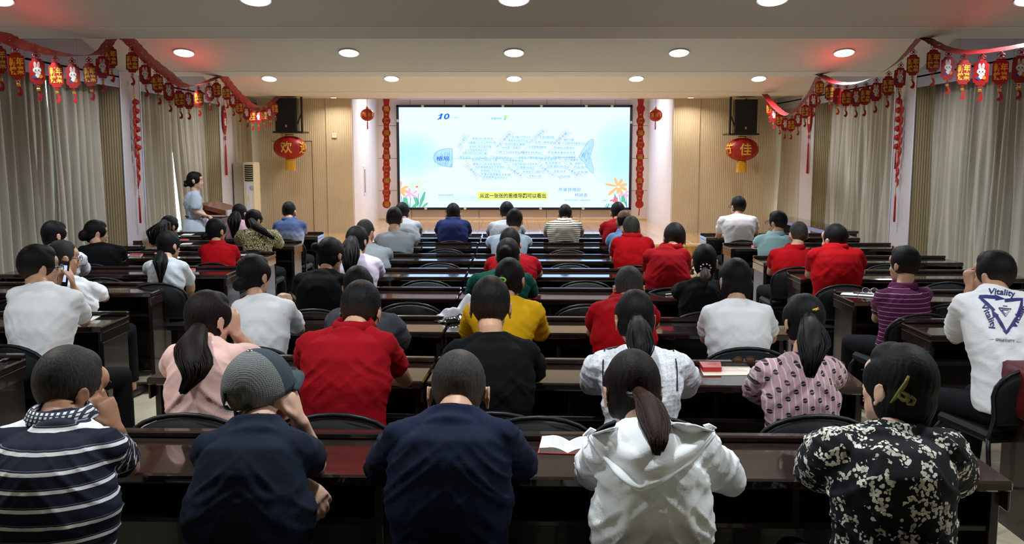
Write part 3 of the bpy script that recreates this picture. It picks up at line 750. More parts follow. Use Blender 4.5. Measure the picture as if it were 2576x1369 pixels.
_lat = np.random.RandomState(3).rand(32, 32, 32)
def vnoise(x, y, z):
    x = np.asarray(x, 'd'); y = np.asarray(y, 'd')+0*x; z = np.asarray(z, 'd')+0*x
    xi, yi, zi = np.floor(x).astype(int), np.floor(y).astype(int), np.floor(z).astype(int); fx, fy, fz = x-xi, y-yi, z-zi
    fx, fy, fz = (f*f*(3-2*f) for f in (fx, fy, fz)); L = lambda a, b, c: _lat[(xi+a) & 31, (yi+b) & 31, (zi+c) & 31]
    c00 = L(0, 0, 0)*(1-fx)+L(1, 0, 0)*fx; c10 = L(0, 1, 0)*(1-fx)+L(1, 1, 0)*fx; c01 = L(0, 0, 1)*(1-fx)+L(1, 0, 1)*fx; c11 = L(0, 1, 1)*(1-fx)+L(1, 1, 1)*fx
    return (c00*(1-fy)+c10*fy)*(1-fz)+(c01*(1-fy)+c11*fy)*fz
def attr_node(t, name):
    n = t.n('ShaderNodeAttribute'); n.attribute_name = name; return n.outputs['Fac']
# skin
def skin_mat(name, c):
    t = NT(name); co = t.coord('Object'); nz = t.noise(co, 30, 3); lo = tuple(x*.86 for x in c[:3])+(1,); hi = tuple(min(1, x*1.1) for x in c[:3])+(1,)
    t.set(color=t.ramp(nz, [(.3, lo), (.7, hi)]), rough=.5, spec=.4)
    t.b.inputs['Subsurface Weight'].default_value = 0
    t.bump(t.noise(co, 400, 2), .08, .001); return t.mat
SKIN = [skin_mat('skin warm', srgb(196, 150, 122)), skin_mat('skin fair', srgb(216, 172, 148)), skin_mat('skin tan', srgb(172, 124, 96))]
# hair: attribute 'fade' 0 = full hair, 1 = scalp
def hair_mat(name, c, scalp, rough=.55):
    t = NT(name); co = t.coord('Object', (1, 1, .22)); nz = t.noise(co, 220, 3, .6); f = attr_node(t, 'fade')
    f2 = t.math('MULTIPLY', f, t.math('ADD', .75, t.math('MULTIPLY', nz, .5)))
    lo = tuple(x*.6 for x in c[:3])+(1,); hi = tuple(x*1.5 for x in c[:3])+(1,)
    hc = t.ramp(nz, [(.35, lo), (.68, hi)])
    t.set(color=t.mix(t.math('MINIMUM', f2, 1), hc, scalp), rough=rough, spec=.12)
    t.bump(nz, .6, .0025); return t.mat
SCALP = srgb(120, 92, 72)
HAIR = dict(shaved=hair_mat('shaved grey hair', (.16, .13, .10, 1), srgb(196, 172, 144), .6), black=hair_mat('black hair', (.006, .0056, .0062, 1), SCALP), brown=hair_mat('dark brown hair', (.010, .007, .006, 1), SCALP),
            grey=hair_mat('greying short hair', (.030, .029, .027, 1), srgb(130, 104, 84), .6), reddish=hair_mat('reddish brown ponytail hair', (.026, .011, .008, 1), SCALP))
M_EYEW = plain('eye white', (.75, .73, .7, 1), .2); M_IRIS = plain('iris', (.012, .008, .006, 1), .1)
M_LIP = plain('lips', srgb(176, 96, 88), .45); M_GLS = plain('spectacle frame', (.02, .02, .022, 1), .25, .5)
t = NT('lens'); t.set(color=(.95, .97, 1, 1), rough=.02, trans=1, ior=1.05); M_LENS = t.mat
mb = MB(); mb.ell((0, 0, 0), .0125); mb.mi = 1; mb.ell((0, .0068, 0), (.0062, .0068, .0062)); EYE_ME = mb.mesh('eye', [M_EYEW, M_IRIS], True)
mb = MB(); mb.ell((0, 0, .004), (.022, .007, .005)); mb.ell((0, 0, -.005), (.019, .008, .006)); LIP_ME = mb.mesh('mouth', M_LIP, True)
mb = MB(); mb.tube([(-.018, -.004, -.002), (-.006, .003, .003), (.016, 0, 0)], [.002, .0035, .002], 6); BROW_ME = mb.mesh('eyebrow', M_BLACK, True)
mb = MB()
for s in (-1, 1):
    mb.tube([(s*.033+.025*math.cos(a), .108, .010+.019*math.sin(a)) for a in [i*PI/8 for i in range(16)]], .0016, 6, closed=True)
    mb.tube([(s*.058, .106, .014), (s*.078, .075, .014), (s*.083, -.005, .008), (s*.080, -.02, -.006)], .0022, 6)
mb.tube([(-.008, .108, .013), (0, .112, .016), (.008, .108, .013)], .0016, 6)
mb.mi = 1
for s in (-1, 1): mb.ell((s*.033, .108, .010), (.024, .0012, .018))
GLASS_ME = mb.mesh('glasses', [M_GLS, M_LENS], True)

# cloth
def cloth(name, col, rough=.85, var=.05, weave=700, sheen=.15):
    if name in MATS: return MATS[name]
    t = NT(name); co = t.coord('Object'); nz = t.noise(co, 9, 3); c = col
    lo = tuple(x*(1-var) for x in c[:3])+(1,); hi = tuple(min(1, x*(1+var)) for x in c[:3])+(1,)
    t.set(color=t.ramp(nz, [(.3, lo), (.7, hi)]), rough=rough, spec=.08)
    t.bump(t.math('ADD', t.math('MULTIPLY', t.noise(co, weave, 2), .3), t.noise(t.coord('Object', (1, 1, 2.2)), 14, 3, .5, .8)), .35, .006)
    MATS[name] = t.mat; return t.mat
def band_cloth(name, base, stripe, pitch, width, thin=None, extra=False):
    t = NT(name); b = attr_node(t, 'band'); fr = t.math('FRACT', t.math('DIVIDE', b, pitch))
    m1 = t.math('LESS_THAN', fr, width/pitch); col = t.mix(m1, base, stripe)
    if thin:
        m2 = t.math('MULTIPLY', t.math('GREATER_THAN', fr, (width+.003)/pitch), t.math('LESS_THAN', fr, (width+.0045)/pitch)); col = t.mix(m2, col, thin)
    t.set(color=col, rough=.85, spec=.2); t.bump(t.noise(t.coord('Object', (1, 1, 2.2)), 14, 3, .5, .8), .3, .006); return t.mat
def pat_nodes(t): 
    tc = t.n('ShaderNodeTexCoord'); s = t.n('ShaderNodeSeparateXYZ'); t.l(tc.outputs['Object'], s.inputs[0]); return tc.outputs['Object'], s.outputs[0], s.outputs[1], s.outputs[2]
# floral
t = NT('black floral cloth'); o_, x_, y_, z_ = pat_nodes(t)
v1 = t.n('ShaderNodeTexVoronoi'); v1.inputs['Scale'].default_value = 19; v1.inputs['Randomness'].default_value = .8; t.l(o_, v1.inputs['Vector'])
v2 = t.n('ShaderNodeTexVoronoi'); v2.inputs['Scale'].default_value = 105; t.l(o_, v2.inputs['Vector'])
a = t.math('GREATER_THAN', t.noise(o_, 21, 2, .55), .535)
b = t.math('LESS_THAN', v2.outputs['Distance'], .56); c = t.math('MULTIPLY', a, b)
v3 = t.n('ShaderNodeTexVoronoi'); v3.inputs['Scale'].default_value = 30; t.l(o_, v3.inputs['Vector']); c = t.math('MAXIMUM', c, t.math('LESS_THAN', v3.outputs['Distance'], .17))
t.set(color=t.mix(c, (.006, .007, .010, 1), t.ramp(t.noise(o_, 40, 2), [(.35, srgb(176, 174, 156)), (.6, srgb(236, 234, 222))])), rough=.8, spec=.2)
t.bump(t.noise(o_, 14, 3), .3, .006); C_FLORAL = t.mat
t = NT('leopard cloth'); o_, x_, y_, z_ = pat_nodes(t); v = t.n('ShaderNodeTexVoronoi'); v.feature = 'DISTANCE_TO_EDGE'; v.inputs['Scale'].default_value = 46; t.l(o_, v.inputs['Vector'])
k = t.math('GREATER_THAN', t.math('ADD', v.outputs['Distance'], t.math('MULTIPLY', t.noise(o_, 90, 1), .12)), .165)
t.set(color=t.mix(k, (.012, .012, .008, 1), srgb(214, 204, 150)), rough=.8); C_LEO = t.mat
t = NT('beige floral cloth'); o_, x_, y_, z_ = pat_nodes(t); t.set(color=t.ramp(t.noise(o_, 26, 3, .6, 1), [(.42, srgb(206, 186, 158)), (.5, srgb(150, 110, 90)), (.56, srgb(214, 196, 170))]), rough=.85); C_BEIGE = t.mat
def lace(name, scale, amt, base=srgb(222, 224, 230)):
    t = NT(name); o_, x_, y_, z_ = pat_nodes(t); v = t.n('ShaderNodeTexVoronoi'); v.inputs['Scale'].default_value = scale; v.inputs['Randomness'].default_value = .15; t.l(o_, v.inputs['Vector'])
    d = v.outputs['Distance']; ring = t.math('MULTIPLY', t.math('GREATER_THAN', d, .30), t.math('LESS_THAN', d, .46)); dot = t.math('LESS_THAN', d, .12); m = t.math('MAXIMUM', ring, dot)
    t.set(color=t.mix(t.math('MULTIPLY', m, amt), base, srgb(120, 124, 138)), rough=.75); t.bump(d, .6, .004); return t.mat
C_LACE = lace('white eyelet lace', 52, .32); C_LACE2 = lace('white spotted lace', 60, .45)
# pink blouse with vertical stripes and dots
t = NT('dusty pink dotted chiffon'); o_, x_, y_, z_ = pat_nodes(t)
st = t.math('LESS_THAN', t.math('FRACT', t.math('DIVIDE', x_, .0235)), .16)
col = t.mix(t.math('MULTIPLY', st, .7), srgb(176, 142, 150), srgb(222, 204, 208))
P = .047
def dots(t, ox, oz):
    fx = t.math('SUBTRACT', t.math('FRACT', t.math('ADD', t.math('DIVIDE', x_, P*1.25), ox)), .5); fz = t.math('SUBTRACT', t.math('FRACT', t.math('ADD', t.math('DIVIDE', z_, P*1.25), oz)), .5)
    d = t.math('ADD', t.math('MULTIPLY', fx, fx), t.math('MULTIPLY', fz, fz)); gap = t.math('GREATER_THAN', t.math('ABSOLUTE', t.math('ADD', fz, t.math('MULTIPLY', fx, -.2))), .018)
    return t.math('MULTIPLY', t.math('LESS_THAN', d, .026), gap)
m = t.math('MAXIMUM', dots(t, 0, 0), dots(t, .5, .5))
t.set(color=t.mix(m, col, (.012, .012, .014, 1)), rough=.6, spec=.3); t.bump(t.noise(t.coord('Object', (3, 3, 1)), 22, 3), .4, .006); C_PINKDOT = t.mat
t = NT('blue to white shaded polo'); o_, x_, y_, z_ = pat_nodes(t); f = t.math('DIVIDE', t.math('SUBTRACT', z_, .74), .20)
t.set(color=t.ramp(t.math('ADD', f, t.math('MULTIPLY', t.noise(o_, 12, 2), .15)), [(.1, srgb(214, 214, 222)), (.45, srgb(150, 162, 196)), (.95, srgb(58, 78, 124))]), rough=.85); C_GRAD = t.mat
C = dict(
    navyw=band_cloth('navy polo with white stripes', (.010, .012, .026, 1), srgb(224, 224, 226), .0415, .0085, srgb(110, 114, 130)),
    navy=cloth('dark navy cotton', (.011, .016, .030, 1)), navy2=cloth('deep blue cotton', (.010, .015, .036, 1)),
    jacket=cloth('white rain jacket', srgb(236, 240, 242), .6, .02, 300), floral=C_FLORAL, pink=cloth('pale pink cotton', srgb(224, 184, 176)),
    red=cloth('red cotton', (.27, .004, .009, 1), var=.08), red2=cloth('bright red cotton', (.38, .004, .008, 1), var=.08), black=cloth('black cotton', (.004, .0045, .005, 1)),
    lace=C_LACE, lace2=C_LACE2, pinkdot=C_PINKDOT, white=cloth('white cotton', srgb(238, 240, 244), var=.02), white2=cloth('off white cotton', srgb(224, 220, 222), var=.03),
    dgrey=cloth('charcoal jersey', srgb(70, 72, 80)), yellow=cloth('yellow cotton', srgb(222, 170, 24), var=.05), green=cloth('deep green cotton', srgb(20, 78, 66), var=.08),
    lilac=cloth('pale lilac ribbed knit', srgb(206, 194, 214)), grey=cloth('grey jersey', srgb(146, 154, 160)), grey2=cloth('light grey cotton', srgb(174, 180, 188)),
    pblue=cloth('pale blue cotton', srgb(186, 206, 226)), sblue=cloth('sky blue cotton', srgb(112, 152, 196)), indigo=cloth('indigo polo', srgb(38, 48, 92)),
    stripes=band_cloth('thin striped polo', srgb(40, 40, 38), srgb(206, 202, 188), .0225, .0145), lgrey=cloth('pale grey tee', srgb(190, 196, 202)),
    beige=C_BEIGE, dpink=cloth('dusty pink cotton', srgb(206, 164, 182)), leo=C_LEO, grad=C_GRAD, teal=cloth('light teal polo', srgb(150, 186, 192)),
    purple=band_cloth('purple polo with thin stripes', srgb(82, 24, 66), srgb(206, 176, 202), .027, .0022), dress=cloth('pale blue dress', srgb(176, 190, 208), var=.04))
TROU = [cloth('black trousers', (.008, .008, .010, 1)), cloth('dark navy trousers', (.010, .012, .022, 1)), cloth('charcoal trousers', (.02, .02, .022, 1))]
M_SHOE = plain('black shoe leather', (.012, .011, .011, 1), .35)

def hand(mb, Wp, d, nrm, side, curl=.35, k=1.0, r=.0085, spread=1.0):
    """palm from wrist Wp along d; nrm = direction the back of the hand faces; side=+1 thumb on d x nrm side"""
    d = Vector(d).normalized(); n = Vector(nrm); n = (n-d*n.dot(d)).normalized(); s = d.cross(n)*side
    Wp = Vector(Wp)
    mb.tube([Wp-d*.01*k, Wp+d*.03*k, Wp+d*.065*k, Wp+d*.09*k], [(.024*k, .018*k), (.034*k, .016*k), (.041*k, .014*k), (.038*k, .011*k)], 12, side=s)
    L = [.078, .086, .08, .064]
    for i in range(4):
        off = (.030-.0195*i)*k*spread; root = Wp+d*(.082-(.004*abs(i-1.3)))*k+s*off
        a = 0; p = root-d*.012*k; pts = [p, root]; dirn = d+s*(.10-.07*i)*spread; dirn.normalize(); Lf = L[i]*k
        for q, fr in enumerate((.44, .32, .24)):
            a += curl*(1.0 if q == 0 else 1.15); dd = dirn*math.cos(a)-n*math.sin(a); pts.append(pts[-1]+dd*Lf*fr)
        mb.tube(pts, [r*k*1.05, r*k*1.08, r*k*1.0, r*k*.94, r*k*.72], 8)
        mb.ell(pts[-1], r*k*.74)
    tb = Wp+d*.022*k+s*.026*k; td = (d*.72+s*.72-n*.2).normalized(); td2 = (d*.93+s*.25-n*.35).normalized()
    mb.tube([tb-s*.012*k, tb, tb+td*.034*k, tb+td*.034*k+td2*.03*k, tb+td*.034*k+td2*.052*k], [.012*k, .0145*k, .0115*k, .0105*k, .008*k], 8)
    mb.ell(tb+td*.034*k+td2*.052*k, .008*k)

def head_geo(mb, M, s, fat=1.0):
    R = M.to_3x3()
    def e(c, r, rot=None):
        mb.ell(c, r, M) if rot is None else mb.add([M @ (Vector(c)+rot @ Vector((v[0]*r[0], v[1]*r[1], v[2]*r[2]))) for v in SPH[0]], SPH[1])
    e((0, -.006, .030), (.074*fat, .094, .098)); e((0, .022, -.035), (.060*fat, .070, .072)); e((0, .048, -.066), (.043*fat, .044, .040)); e((0, .068, -.094), (.024, .022, .018))
    e((0, .075, .045), (.052, .022, .035)); e((-.036, .060, -.022), (.022, .020, .022)); e((.036, .060, -.022), (.022, .020, .022))
    e((0, .080, .026), (.044, .011, .008))
    mb.tube([(0, .086, .018), (0, .100, -.004), (0, .110, -.024), (0, .100, -.030)], [.008, .0085, .011, .008], 8, M=M); e((-.012, .096, -.027), (.007, .009, .006)); e((.012, .096, -.027), (.007, .009, .006))
    for q in (-1, 1):
        rot = Euler((0, 0, q*.35)).to_matrix()
        e((q*.083*fat, -.008, -.004), (.0065, .018, .031), rot)
        mb.tube([(q*(.086*fat+.004*math.sin(a)), -.012+.018*math.cos(a)-.002, -.004+.031*math.sin(a)) for a in [i*PI/6-.9 for i in range(10)]], .0042, 6, M=M)
        e((q*.083*fat, -.002, -.034), (.006, .009, .010))
    e((0, .078, -.052), (.026, .016, .016))

def hair_geo(mb, M, style, fat=1.0):
    e = lambda c, r: mb.ell(c, r, M, hi=True)
    if style in ('short', 'fade', 'crew', 'bald', 'thin'):
        k = {'short': .010, 'fade': .007, 'crew': .005, 'bald': .003, 'thin': .005}[style]
        e((0, -.016, .036), ((.074+k)*fat, .092+k, .097+k)); e((0, -.038, -.002), ((.064+k*.5)*fat, .056+k*.5, .056))
        if style == 'short': e((0, .020, .085), (.062, .066, .052))
        elif style in ('fade', 'crew'): e((0, .012, .080), (.060, .062, .048+k*.4))
    else:
        e((0, -.018, .036), (.083*fat, .100, .104)); e((0, -.040, -.010), (.077*fat, .062, .082)); e((0, .030, .082), (.060, .058, .050))
        for q in (-1, 1): e((q*.058, .012, .030), (.026, .060, .060)); e((q*.060, -.018, -.020), (.020, .040, .050)) if style != 'bun' else None
        e((0, -.034, -.045), (.058, .048, .048))
        if style == 'bob': e((0, -.045, -.055), (.074, .060, .075)); e((0, -.03, -.02), (.088, .085, .09))

def strands(path, r0, n, seed, rad=.0045, flare=1.0, mid=1.25, taper=.35):
    """a ponytail made of many tapering locks that follow the path"""
    rnd = random.Random(seed); mb = MB(); P = [Vector(p) for p in path]; K = len(P)
    for i in range(n):
        a = rnd.uniform(0, 2*PI); q = math.sqrt(rnd.random()); end = rnd.uniform(.80, 1.03); wob = rnd.uniform(0, 6); pts = []; rr = []
        m = 10
        for j in range(m+1):
            u = j/m*end; f = min(u, .9999)*(K-1); k = min(int(f), K-2); c = P[k].lerp(P[k+1], f-k)
            env = r0*(.5+(mid-.5)*math.sin(min(u*1.9, 1)*PI*.5) - (mid-taper+.1)*max(0, u-.45)/.55*flare)
            pts.append(c+Vector((math.cos(a+wob*.02*j)*q*env, math.sin(a)*q*env*.8, 0))+Vector((math.sin(j*.9+wob)*.002, 0, 0)))
            rr.append(rad*(1.0-.55*u))
        mb.tube(pts, rr, 5)
    return mb

PEOPLE = []
def person(label, Yh, hx, hy, shw, sx=None, sy=None, cl='red', hs='short', hc='black', s=1.0, yaw=0, pitch=8, roll=0, Ys=None, byaw=0, lean=.14, eL=None, eR=None, hL=None, hR=None,
           Yd=None, pony=None, bun=None, collar=False, glasses=False, skin=0, sleeve=.54, puff=0, wide=1.0, fade=0, fat=1.0, trou=0, seat=True, fem=False, hands=(None, None), shirt_z=.50, chairlabel=None, hipx=0, flare=0, grp=None, chy=None):
    near = Yh < 4.6; mid = Yh < 8.2
    vb = .0062 if near else (.0092 if mid else .0125); vc = .0078 if near else (.012 if mid else .016); vh = .0055 if near else (.0075 if mid else .010)
    T = aty(hx, hy, Yh); cosr = 1
    H = T-Vector((0, 0, .134*s))
    M = Matrix.Translation(H) @ Matrix.Rotation(math.radians(yaw), 4, 'Z') @ Matrix.Rotation(math.radians(-pitch), 4, 'X') @ Matrix.Rotation(math.radians(roll), 4, 'Y') @ Matrix.Scale(s, 4)
    Ys = Yh-.05 if Ys is None else Ys
    sx = hx if sx is None else sx
    if sy is None: S = Vector((aty(sx, hy, Ys).x, Ys, H.z-.185*s))
    else: S = aty(sx, sy, Ys); S.z -= .025*s
    Z = Ys*math.cos(PITCH); w = max(.11*s, shw*Z/F/2-.062*s)   # joint half width from the clothed width in the photo
    bR = Matrix.Rotation(math.radians(byaw), 3, 'Z'); rt = bR @ Vector((1, 0, 0)); fw = bR @ Vector((0, 1, 0))
    N = S.lerp(Vector((H.x, H.y-.03*s, S.z)), .5); N.z = S.z+.018*s
    hipz = .53 if seat else .95
    Hp = Vector((S.x+hipx, Ys-lean, hipz)) - fw*0
    body = MB(); shirt = MB()
    J = [S-rt*w-Vector((0, 0, .046*s)), S+rt*w-Vector((0, 0, .046*s))]
    nh = M @ Vector((0, -.030, -.060)); nw = .052*s if not fem else .044*s
    head_geo(body, M, s, fat)
    body.tube([nh, nh.lerp(N, .55), N-Vector((0, 0, .03))], [(nw*.98, nw*1.05), (nw, nw), (nw*1.0, nw*.92)], 14, side=rt)
    # torso
    tw = w+.03*s
    def ring(u, a, b): return (a, b)
    levels = [0, .10, .25, .45, .62, .80, .93, 1.0]
    top = S+Vector((0, 0, -.01))
    A_m = [.172*s*wide, .170*s*wide, .160*s*wide, .160*s*wide, .176*s*wide, min(tw*1.02, .20*s*wide), tw*.95, tw*.6]; A_f = [.172*s*wide, .160*s*wide, .138*s*wide, .135*s*wide, .148*s*wide, min(tw*1.0, .18*s*wide), tw*.92, tw*.55]
    A = A_f if fem else A_m; B = [.12*s*wide, .118*s*wide, .108*s*wide, .108*s*wide, .118*s*wide, .116*s*wide, .095*s, .055*s]
    pts = []
    for u in levels:
        p = Hp.lerp(top, u); bow = math.sin(u*PI)*.035*s; pts.append(p-fw*bow)
    body.tube([p for p in pts], [(a*.88, b*.86) for a, b in zip(A, B)], 20, side=rt)
    zlow = 0
    spts = [p.copy() for p in pts]; sr = [(a, b) for a, b in zip(A, B)]
    if flare: sr[0] = (sr[0][0]*(1+flare), sr[0][1]*(1+flare)); sr[1] = (sr[1][0]*(1+flare*.8), sr[1][1]*(1+flare*.8)); sr[2] = (sr[2][0]*(1+flare*.6), sr[2][1]*(1+flare*.5)); sr[3] = (sr[3][0]*(1+flare*.4), sr[3][1]*(1+flare*.4))
    shirt.tube(spts, sr, 24, side=rt)
    Nb = N+Vector((0, 0, .004))
    for q in (0, 1):
        sgn = -1 if q == 0 else 1
        body.tube([Nb-Vector((0, 0, .05)), Nb.lerp(J[q], .5)-Vector((0, 0, .03)), J[q]], [.030*s, .036*s, .044*s], 12)
        shirt.tube([Nb+rt*sgn*.035*s-Vector((0, 0, .022*s)), Nb.lerp(J[q], .5)+Vector((0, 0, -.012*s)), J[q]+Vector((0, 0, -.002))], [.040*s, .050*s, .057*s+puff*.3], 14)
        shirt.ell(J[q], (.057*s+puff*.4, .060*s+puff*.4, .057*s+puff*.4)); body.ell(J[q], .048*s)
    # neck opening ring and the cloth between it and the shoulder blades
    shirt.tube([S.lerp(Hp, .12)-Vector((0, 0, .02)), S-Vector((0, 0, .012)), N-Vector((0, 0, .034*s))], [(.11*s, .080*s), (.080*s, .056*s), (.056*s, .046*s)], 18, side=rt)
    nt_ = ((nh-N).normalized()+Vector((0, 0, 2.2))).normalized(); shirt.tube([N-nt_*.045*s, N-nt_*.014*s, N+nt_*.006*s], [(nw*1.75, nw*1.45), (nw*1.45, nw*1.38), (nw*1.28, nw*1.27)], 22, side=rt)
    arm = []
    for q in (0, 1):
        sgn = -1 if q == 0 else 1
        e_ = (eL, eR)[q]; h_ = (hL, hR)[q]; yd = Yd if Yd is not None else Ys+.16
        if e_ is None: E = Vector((J[q].x+sgn*.05*s+max(-.2, min(.2, S.x*((yd+.055)/Ys-1))), yd+.055, DT+.045)) if seat else J[q]+Vector((sgn*.05, 0, -.27))
        else: E = aty(*e_) if len(e_) == 3 else aty(e_[0], e_[1], yd+.04)
        if e_ is not None and seat and len(e_) == 2: E.z = max(E.z, DT+.04)
        if h_ is None: Wp = Vector((S.x+sgn*.055+max(-.15, min(.15, S.x*((E.y+.11*s)/Ys-1)*.9)), E.y+.11*s, DT+.035)) if seat else E+Vector((0, .2, .05))
        else: Wp = aty(*h_)
        arm.append((E, Wp)); U = E-J[q]
        body.tube([J[q], J[q].lerp(E, .35), J[q].lerp(E, .8), E], [.047*s, .046*s, .039*s, .036*s], 12); body.ell(E, .037*s)
        fv = Wp-E
        body.tube([E, E+fv*.28, E+fv*.7, Wp], [.036*s, .041*s, .030*s, (.028*s, .022*s)], 12)
        f = sleeve; cuff = J[q]+U*min(f, 1.0)
        if f <= 1.0:
            shirt.tube([J[q]-U*.05, J[q]+U*f*.35, J[q]+U*f*.75, cuff], [.057*s+puff*.5, .058*s+puff, .057*s+puff*.9, .056*s+puff*.2], 14)
        else:
            g = f-1.0; shirt.tube([J[q]-U*.05, J[q]+U*.4, J[q]+U*.8, E, E+fv*g*.6, E+fv*g], [.064*s, .062*s+puff*.4, .058*s+puff*.6, .056*s+puff*.7, .052*s+puff, .042*s+puff*.4], 14); shirt.ell(E, .055*s+puff*.6)
        hd = hands[q]
        if hd: hand(body, Wp, hd[0], hd[1], hd[2]*(1 if q else -1) if len(hd) < 5 else hd[4], hd[3], k=.98*s)
        else:
            dr = (fv.normalized()+Vector((-sgn*.5, .0, 0))).normalized(); dr.z *= .2
            hand(body, Wp, dr, (0, 0, 1), -1 if q else 1, .3, k=.95*s)
    # legs
    kn = []
    for q in (-1, 1):
        hj = Hp+rt*q*.085*s; 
        if seat: K_ = hj+fw*.40*s+rt*q*.05; K_.z = .50; An = K_+fw*.02; An.z = .09
        else: K_ = hj+Vector((0, .03, -.42)); An = K_+Vector((0, -.02, -.44)); An.z = .08
        kn.append((hj, K_, An))
        body.tube([hj, hj.lerp(K_, .5), K_, K_.lerp(An, .35), An, An-Vector((0, 0, .03))], [.06*s, .055*s, .045*s, .045*s, .03*s, .028*s], 10)
    root = remesh_job(body, 'person', SKIN[skin], vb, None, 3 if not near else 4)
    tag(root, label, 'person', grp)
    # faces
    def put(name, me, c, rot=None):
        o = link(name, me, root); o.matrix_world = M @ Matrix.Translation(c) @ (rot.to_4x4() if rot else Matrix()); return o
    for q in (-1, 1): put('eye', EYE_ME, (q*.030, .0672, .012)); put('eyebrow', BROW_ME, (q*.032, .090, .036), None if q > 0 else Matrix.Rotation(PI, 3, 'Y'))
    put('mouth', LIP_ME, (0, .0925, -.055))
    if glasses: put('glasses', GLASS_ME, (0, 0, 0))
    # hair
    hb = MB(); hair_geo(hb, M, hs, fat)
    if bun is not None:
        for (c_, r_) in bun: hb.ell(c_, r_, M)
    Mi = M.inverted(); Mi_np = np.array(Mi)
    def post_hair(o, me):
        co = get_co(me); no = get_no(me); n = len(co)
        loc_ = np.c_[co, np.ones(n)] @ Mi_np.T
        z = loc_[:, 2]; y = loc_[:, 1]; x = loc_[:, 0]
        fd = np.zeros(n)
        rn = np.sin(x*90+z*40)*np.sin(z*70-x*30)*.5
        if fade or hs in ('fade', 'crew', 'short'):
            k_ = {'fade': 1.0, 'crew': .8, 'short': .62}.get(hs, .5)*max(fade, .5); fd = np.clip((.035-z+rn*.012)/.10, 0, 1)*k_
        if hs == 'thin': fd = np.clip(1-np.hypot(x/.05, (y+.05)/.05), 0, 1)*.5*np.clip((z-.04)*20, 0, 1)+np.clip((.0-z)/.1, 0, 1)*.5
        if hs == 'bald': fd = np.clip((z-.045+rn*.01)/.035, 0, 1)*1.6
        if hs in ('short', 'crew'): # crown whorl
            fd = np.maximum(fd, np.clip(.28-np.hypot(x-.012, (y+.075)*1.2)/.09, 0, 1)*np.clip((z-.05)*20, 0, 1))
        set_attr(me, 'fade', fd)
        amp = {'short': .0010, 'fade': .0004, 'crew': .0004, 'bald': 0, 'thin': .0005}.get(hs, .0009)
        th = np.arctan2(x, -y+.001); d = np.sin(th*34+np.sin(z*60)*1.2)*.6+np.sin(x*310+z*90)*np.sin(z*260+y*200)*.5
        set_co(me, co+no*(d*amp)[:, None])
    ho = remesh_job(hb, 'hair', HAIR[hc], vh, root, 4, post_hair)
    if pony:
        path, r0, n, kw = pony
        path = [aty(*p) if not isinstance(p, Vector) else p for p in path]
        mbp = strands(path, r0, n, int(hx), **{k: v for k, v in kw.items() if k not in ('tie', 'hc')})
        hcm = HAIR[kw.get('hc', hc)]
        core = MB(); m_ = len(path)-1; core.tube(path, [(r0*(.5+.55*math.sin(min(1, 1.8*i/m_)*1.57)-.92*(i/m_)**1.5), r0*(.45+.45*math.sin(min(1, 1.8*i/m_)*1.57)-.8*(i/m_)**1.5)) for i in range(m_+1)], 12)
        core.add(mbp.v, mbp.f); me = core.mesh('ponytail', hcm, True); link('ponytail', me, root)
        if kw.get('tie'):
            tmb = MB(); p0 = path[0]; tmb.tube([p0+Vector((r0*.8*math.cos(a), 0, r0*.8*math.sin(a))) if False else p0+Vector((r0*.85*math.cos(a), r0*.6*math.sin(a), -.006)) for a in [i*PI/6 for i in range(12)]], .007, 8, closed=True); tmb.build('hair_tie', kw['tie'], root, True)
    # shirt job
    Jn = np.array([j[:] for j in J]); En = np.array([a_[0][:] for a_ in arm]); wn = w
    ctr = S.copy()
    def post_shirt(o, me):
        co = get_co(me).astype('d'); no = get_no(me); n = len(co)
        band = co[:, 2].copy()
        for q in (0, 1):
            U = En[q]-Jn[q]; L = np.linalg.norm(U)+1e-6; U = U/L; r = co-Jn[q]; a_ = r @ U; perp = np.linalg.norm(r-a_[:, None]*U, axis=1)
            lat = (co[:, 0]-ctr.x)*rt.x+(co[:, 1]-ctr.y)*rt.y; lat = lat*(-1 if q == 0 else 1)
            m_ = (lat > wn*1.02) & (a_ > .005) & (perp < .10)
            band[m_] = .62+a_[m_]
        set_attr(me, 'band', band)
        x, y, z = co[:, 0]-ctr.x, co[:, 1]-ctr.y, co[:, 2]-ctr.z; sd = hx*.37
        sgx = np.sign(x); ax_ = np.abs(x); q_ = lambda a_, b_, c_: vnoise(a_+sd, b_+sd*.7, c_)
        wx = q_(x*5, y*5, z*5)-.5; wz = q_(x*5+9, y*5, z*5+4)-.5
        def ridge(u, v, fu, fv, p=4): return (1-np.abs(2*q_(u*fu+wx*1.2, v*fv+wz*1.2, y*3)-1))**p
        low = np.clip((-z-.10)*3.5, 0, 1)
        g = ridge(x*sgx+z*.35*sgx, z-ax_*.25, 3.0, 15)*low*.8                       # lazy horizontal sags near the waist
        armp = np.exp(-((ax_-wn*.9)**2)/.012-((z+.14)**2)/.02); d1 = z+ax_*1.0; d2 = z-ax_*1.0
        g += ridge(d2, d1, 4, 26)*armp*1.1                                           # pull lines fanning from the armpit
        g += ridge(d1, d2, 3.5, 17)*np.exp(-((z+.20)**2)/.05)*.55
        g += ridge(x, z, 16, 5, 3)*np.exp(-((z+.02)**2)/.004)*.25
        arms_ = np.clip((ax_-wn*.95)*18, 0, 1); g += ridge(ax_+z*.6, z-ax_*.5, 6, 28)*arms_*.9
        g += (q_(x*7, y*7, z*7)-.5)*1.1
        k_ = .0078*(1.25 if puff else 1)*(1.5 if cl == 'jacket' else 1)
        set_co(me, co+no*(g*k_)[:, None])
    so = remesh_job(shirt, 'dress' if not seat else ('jacket' if cl == 'jacket' else 'shirt'), C[cl], vc, root, 5, post_shirt)
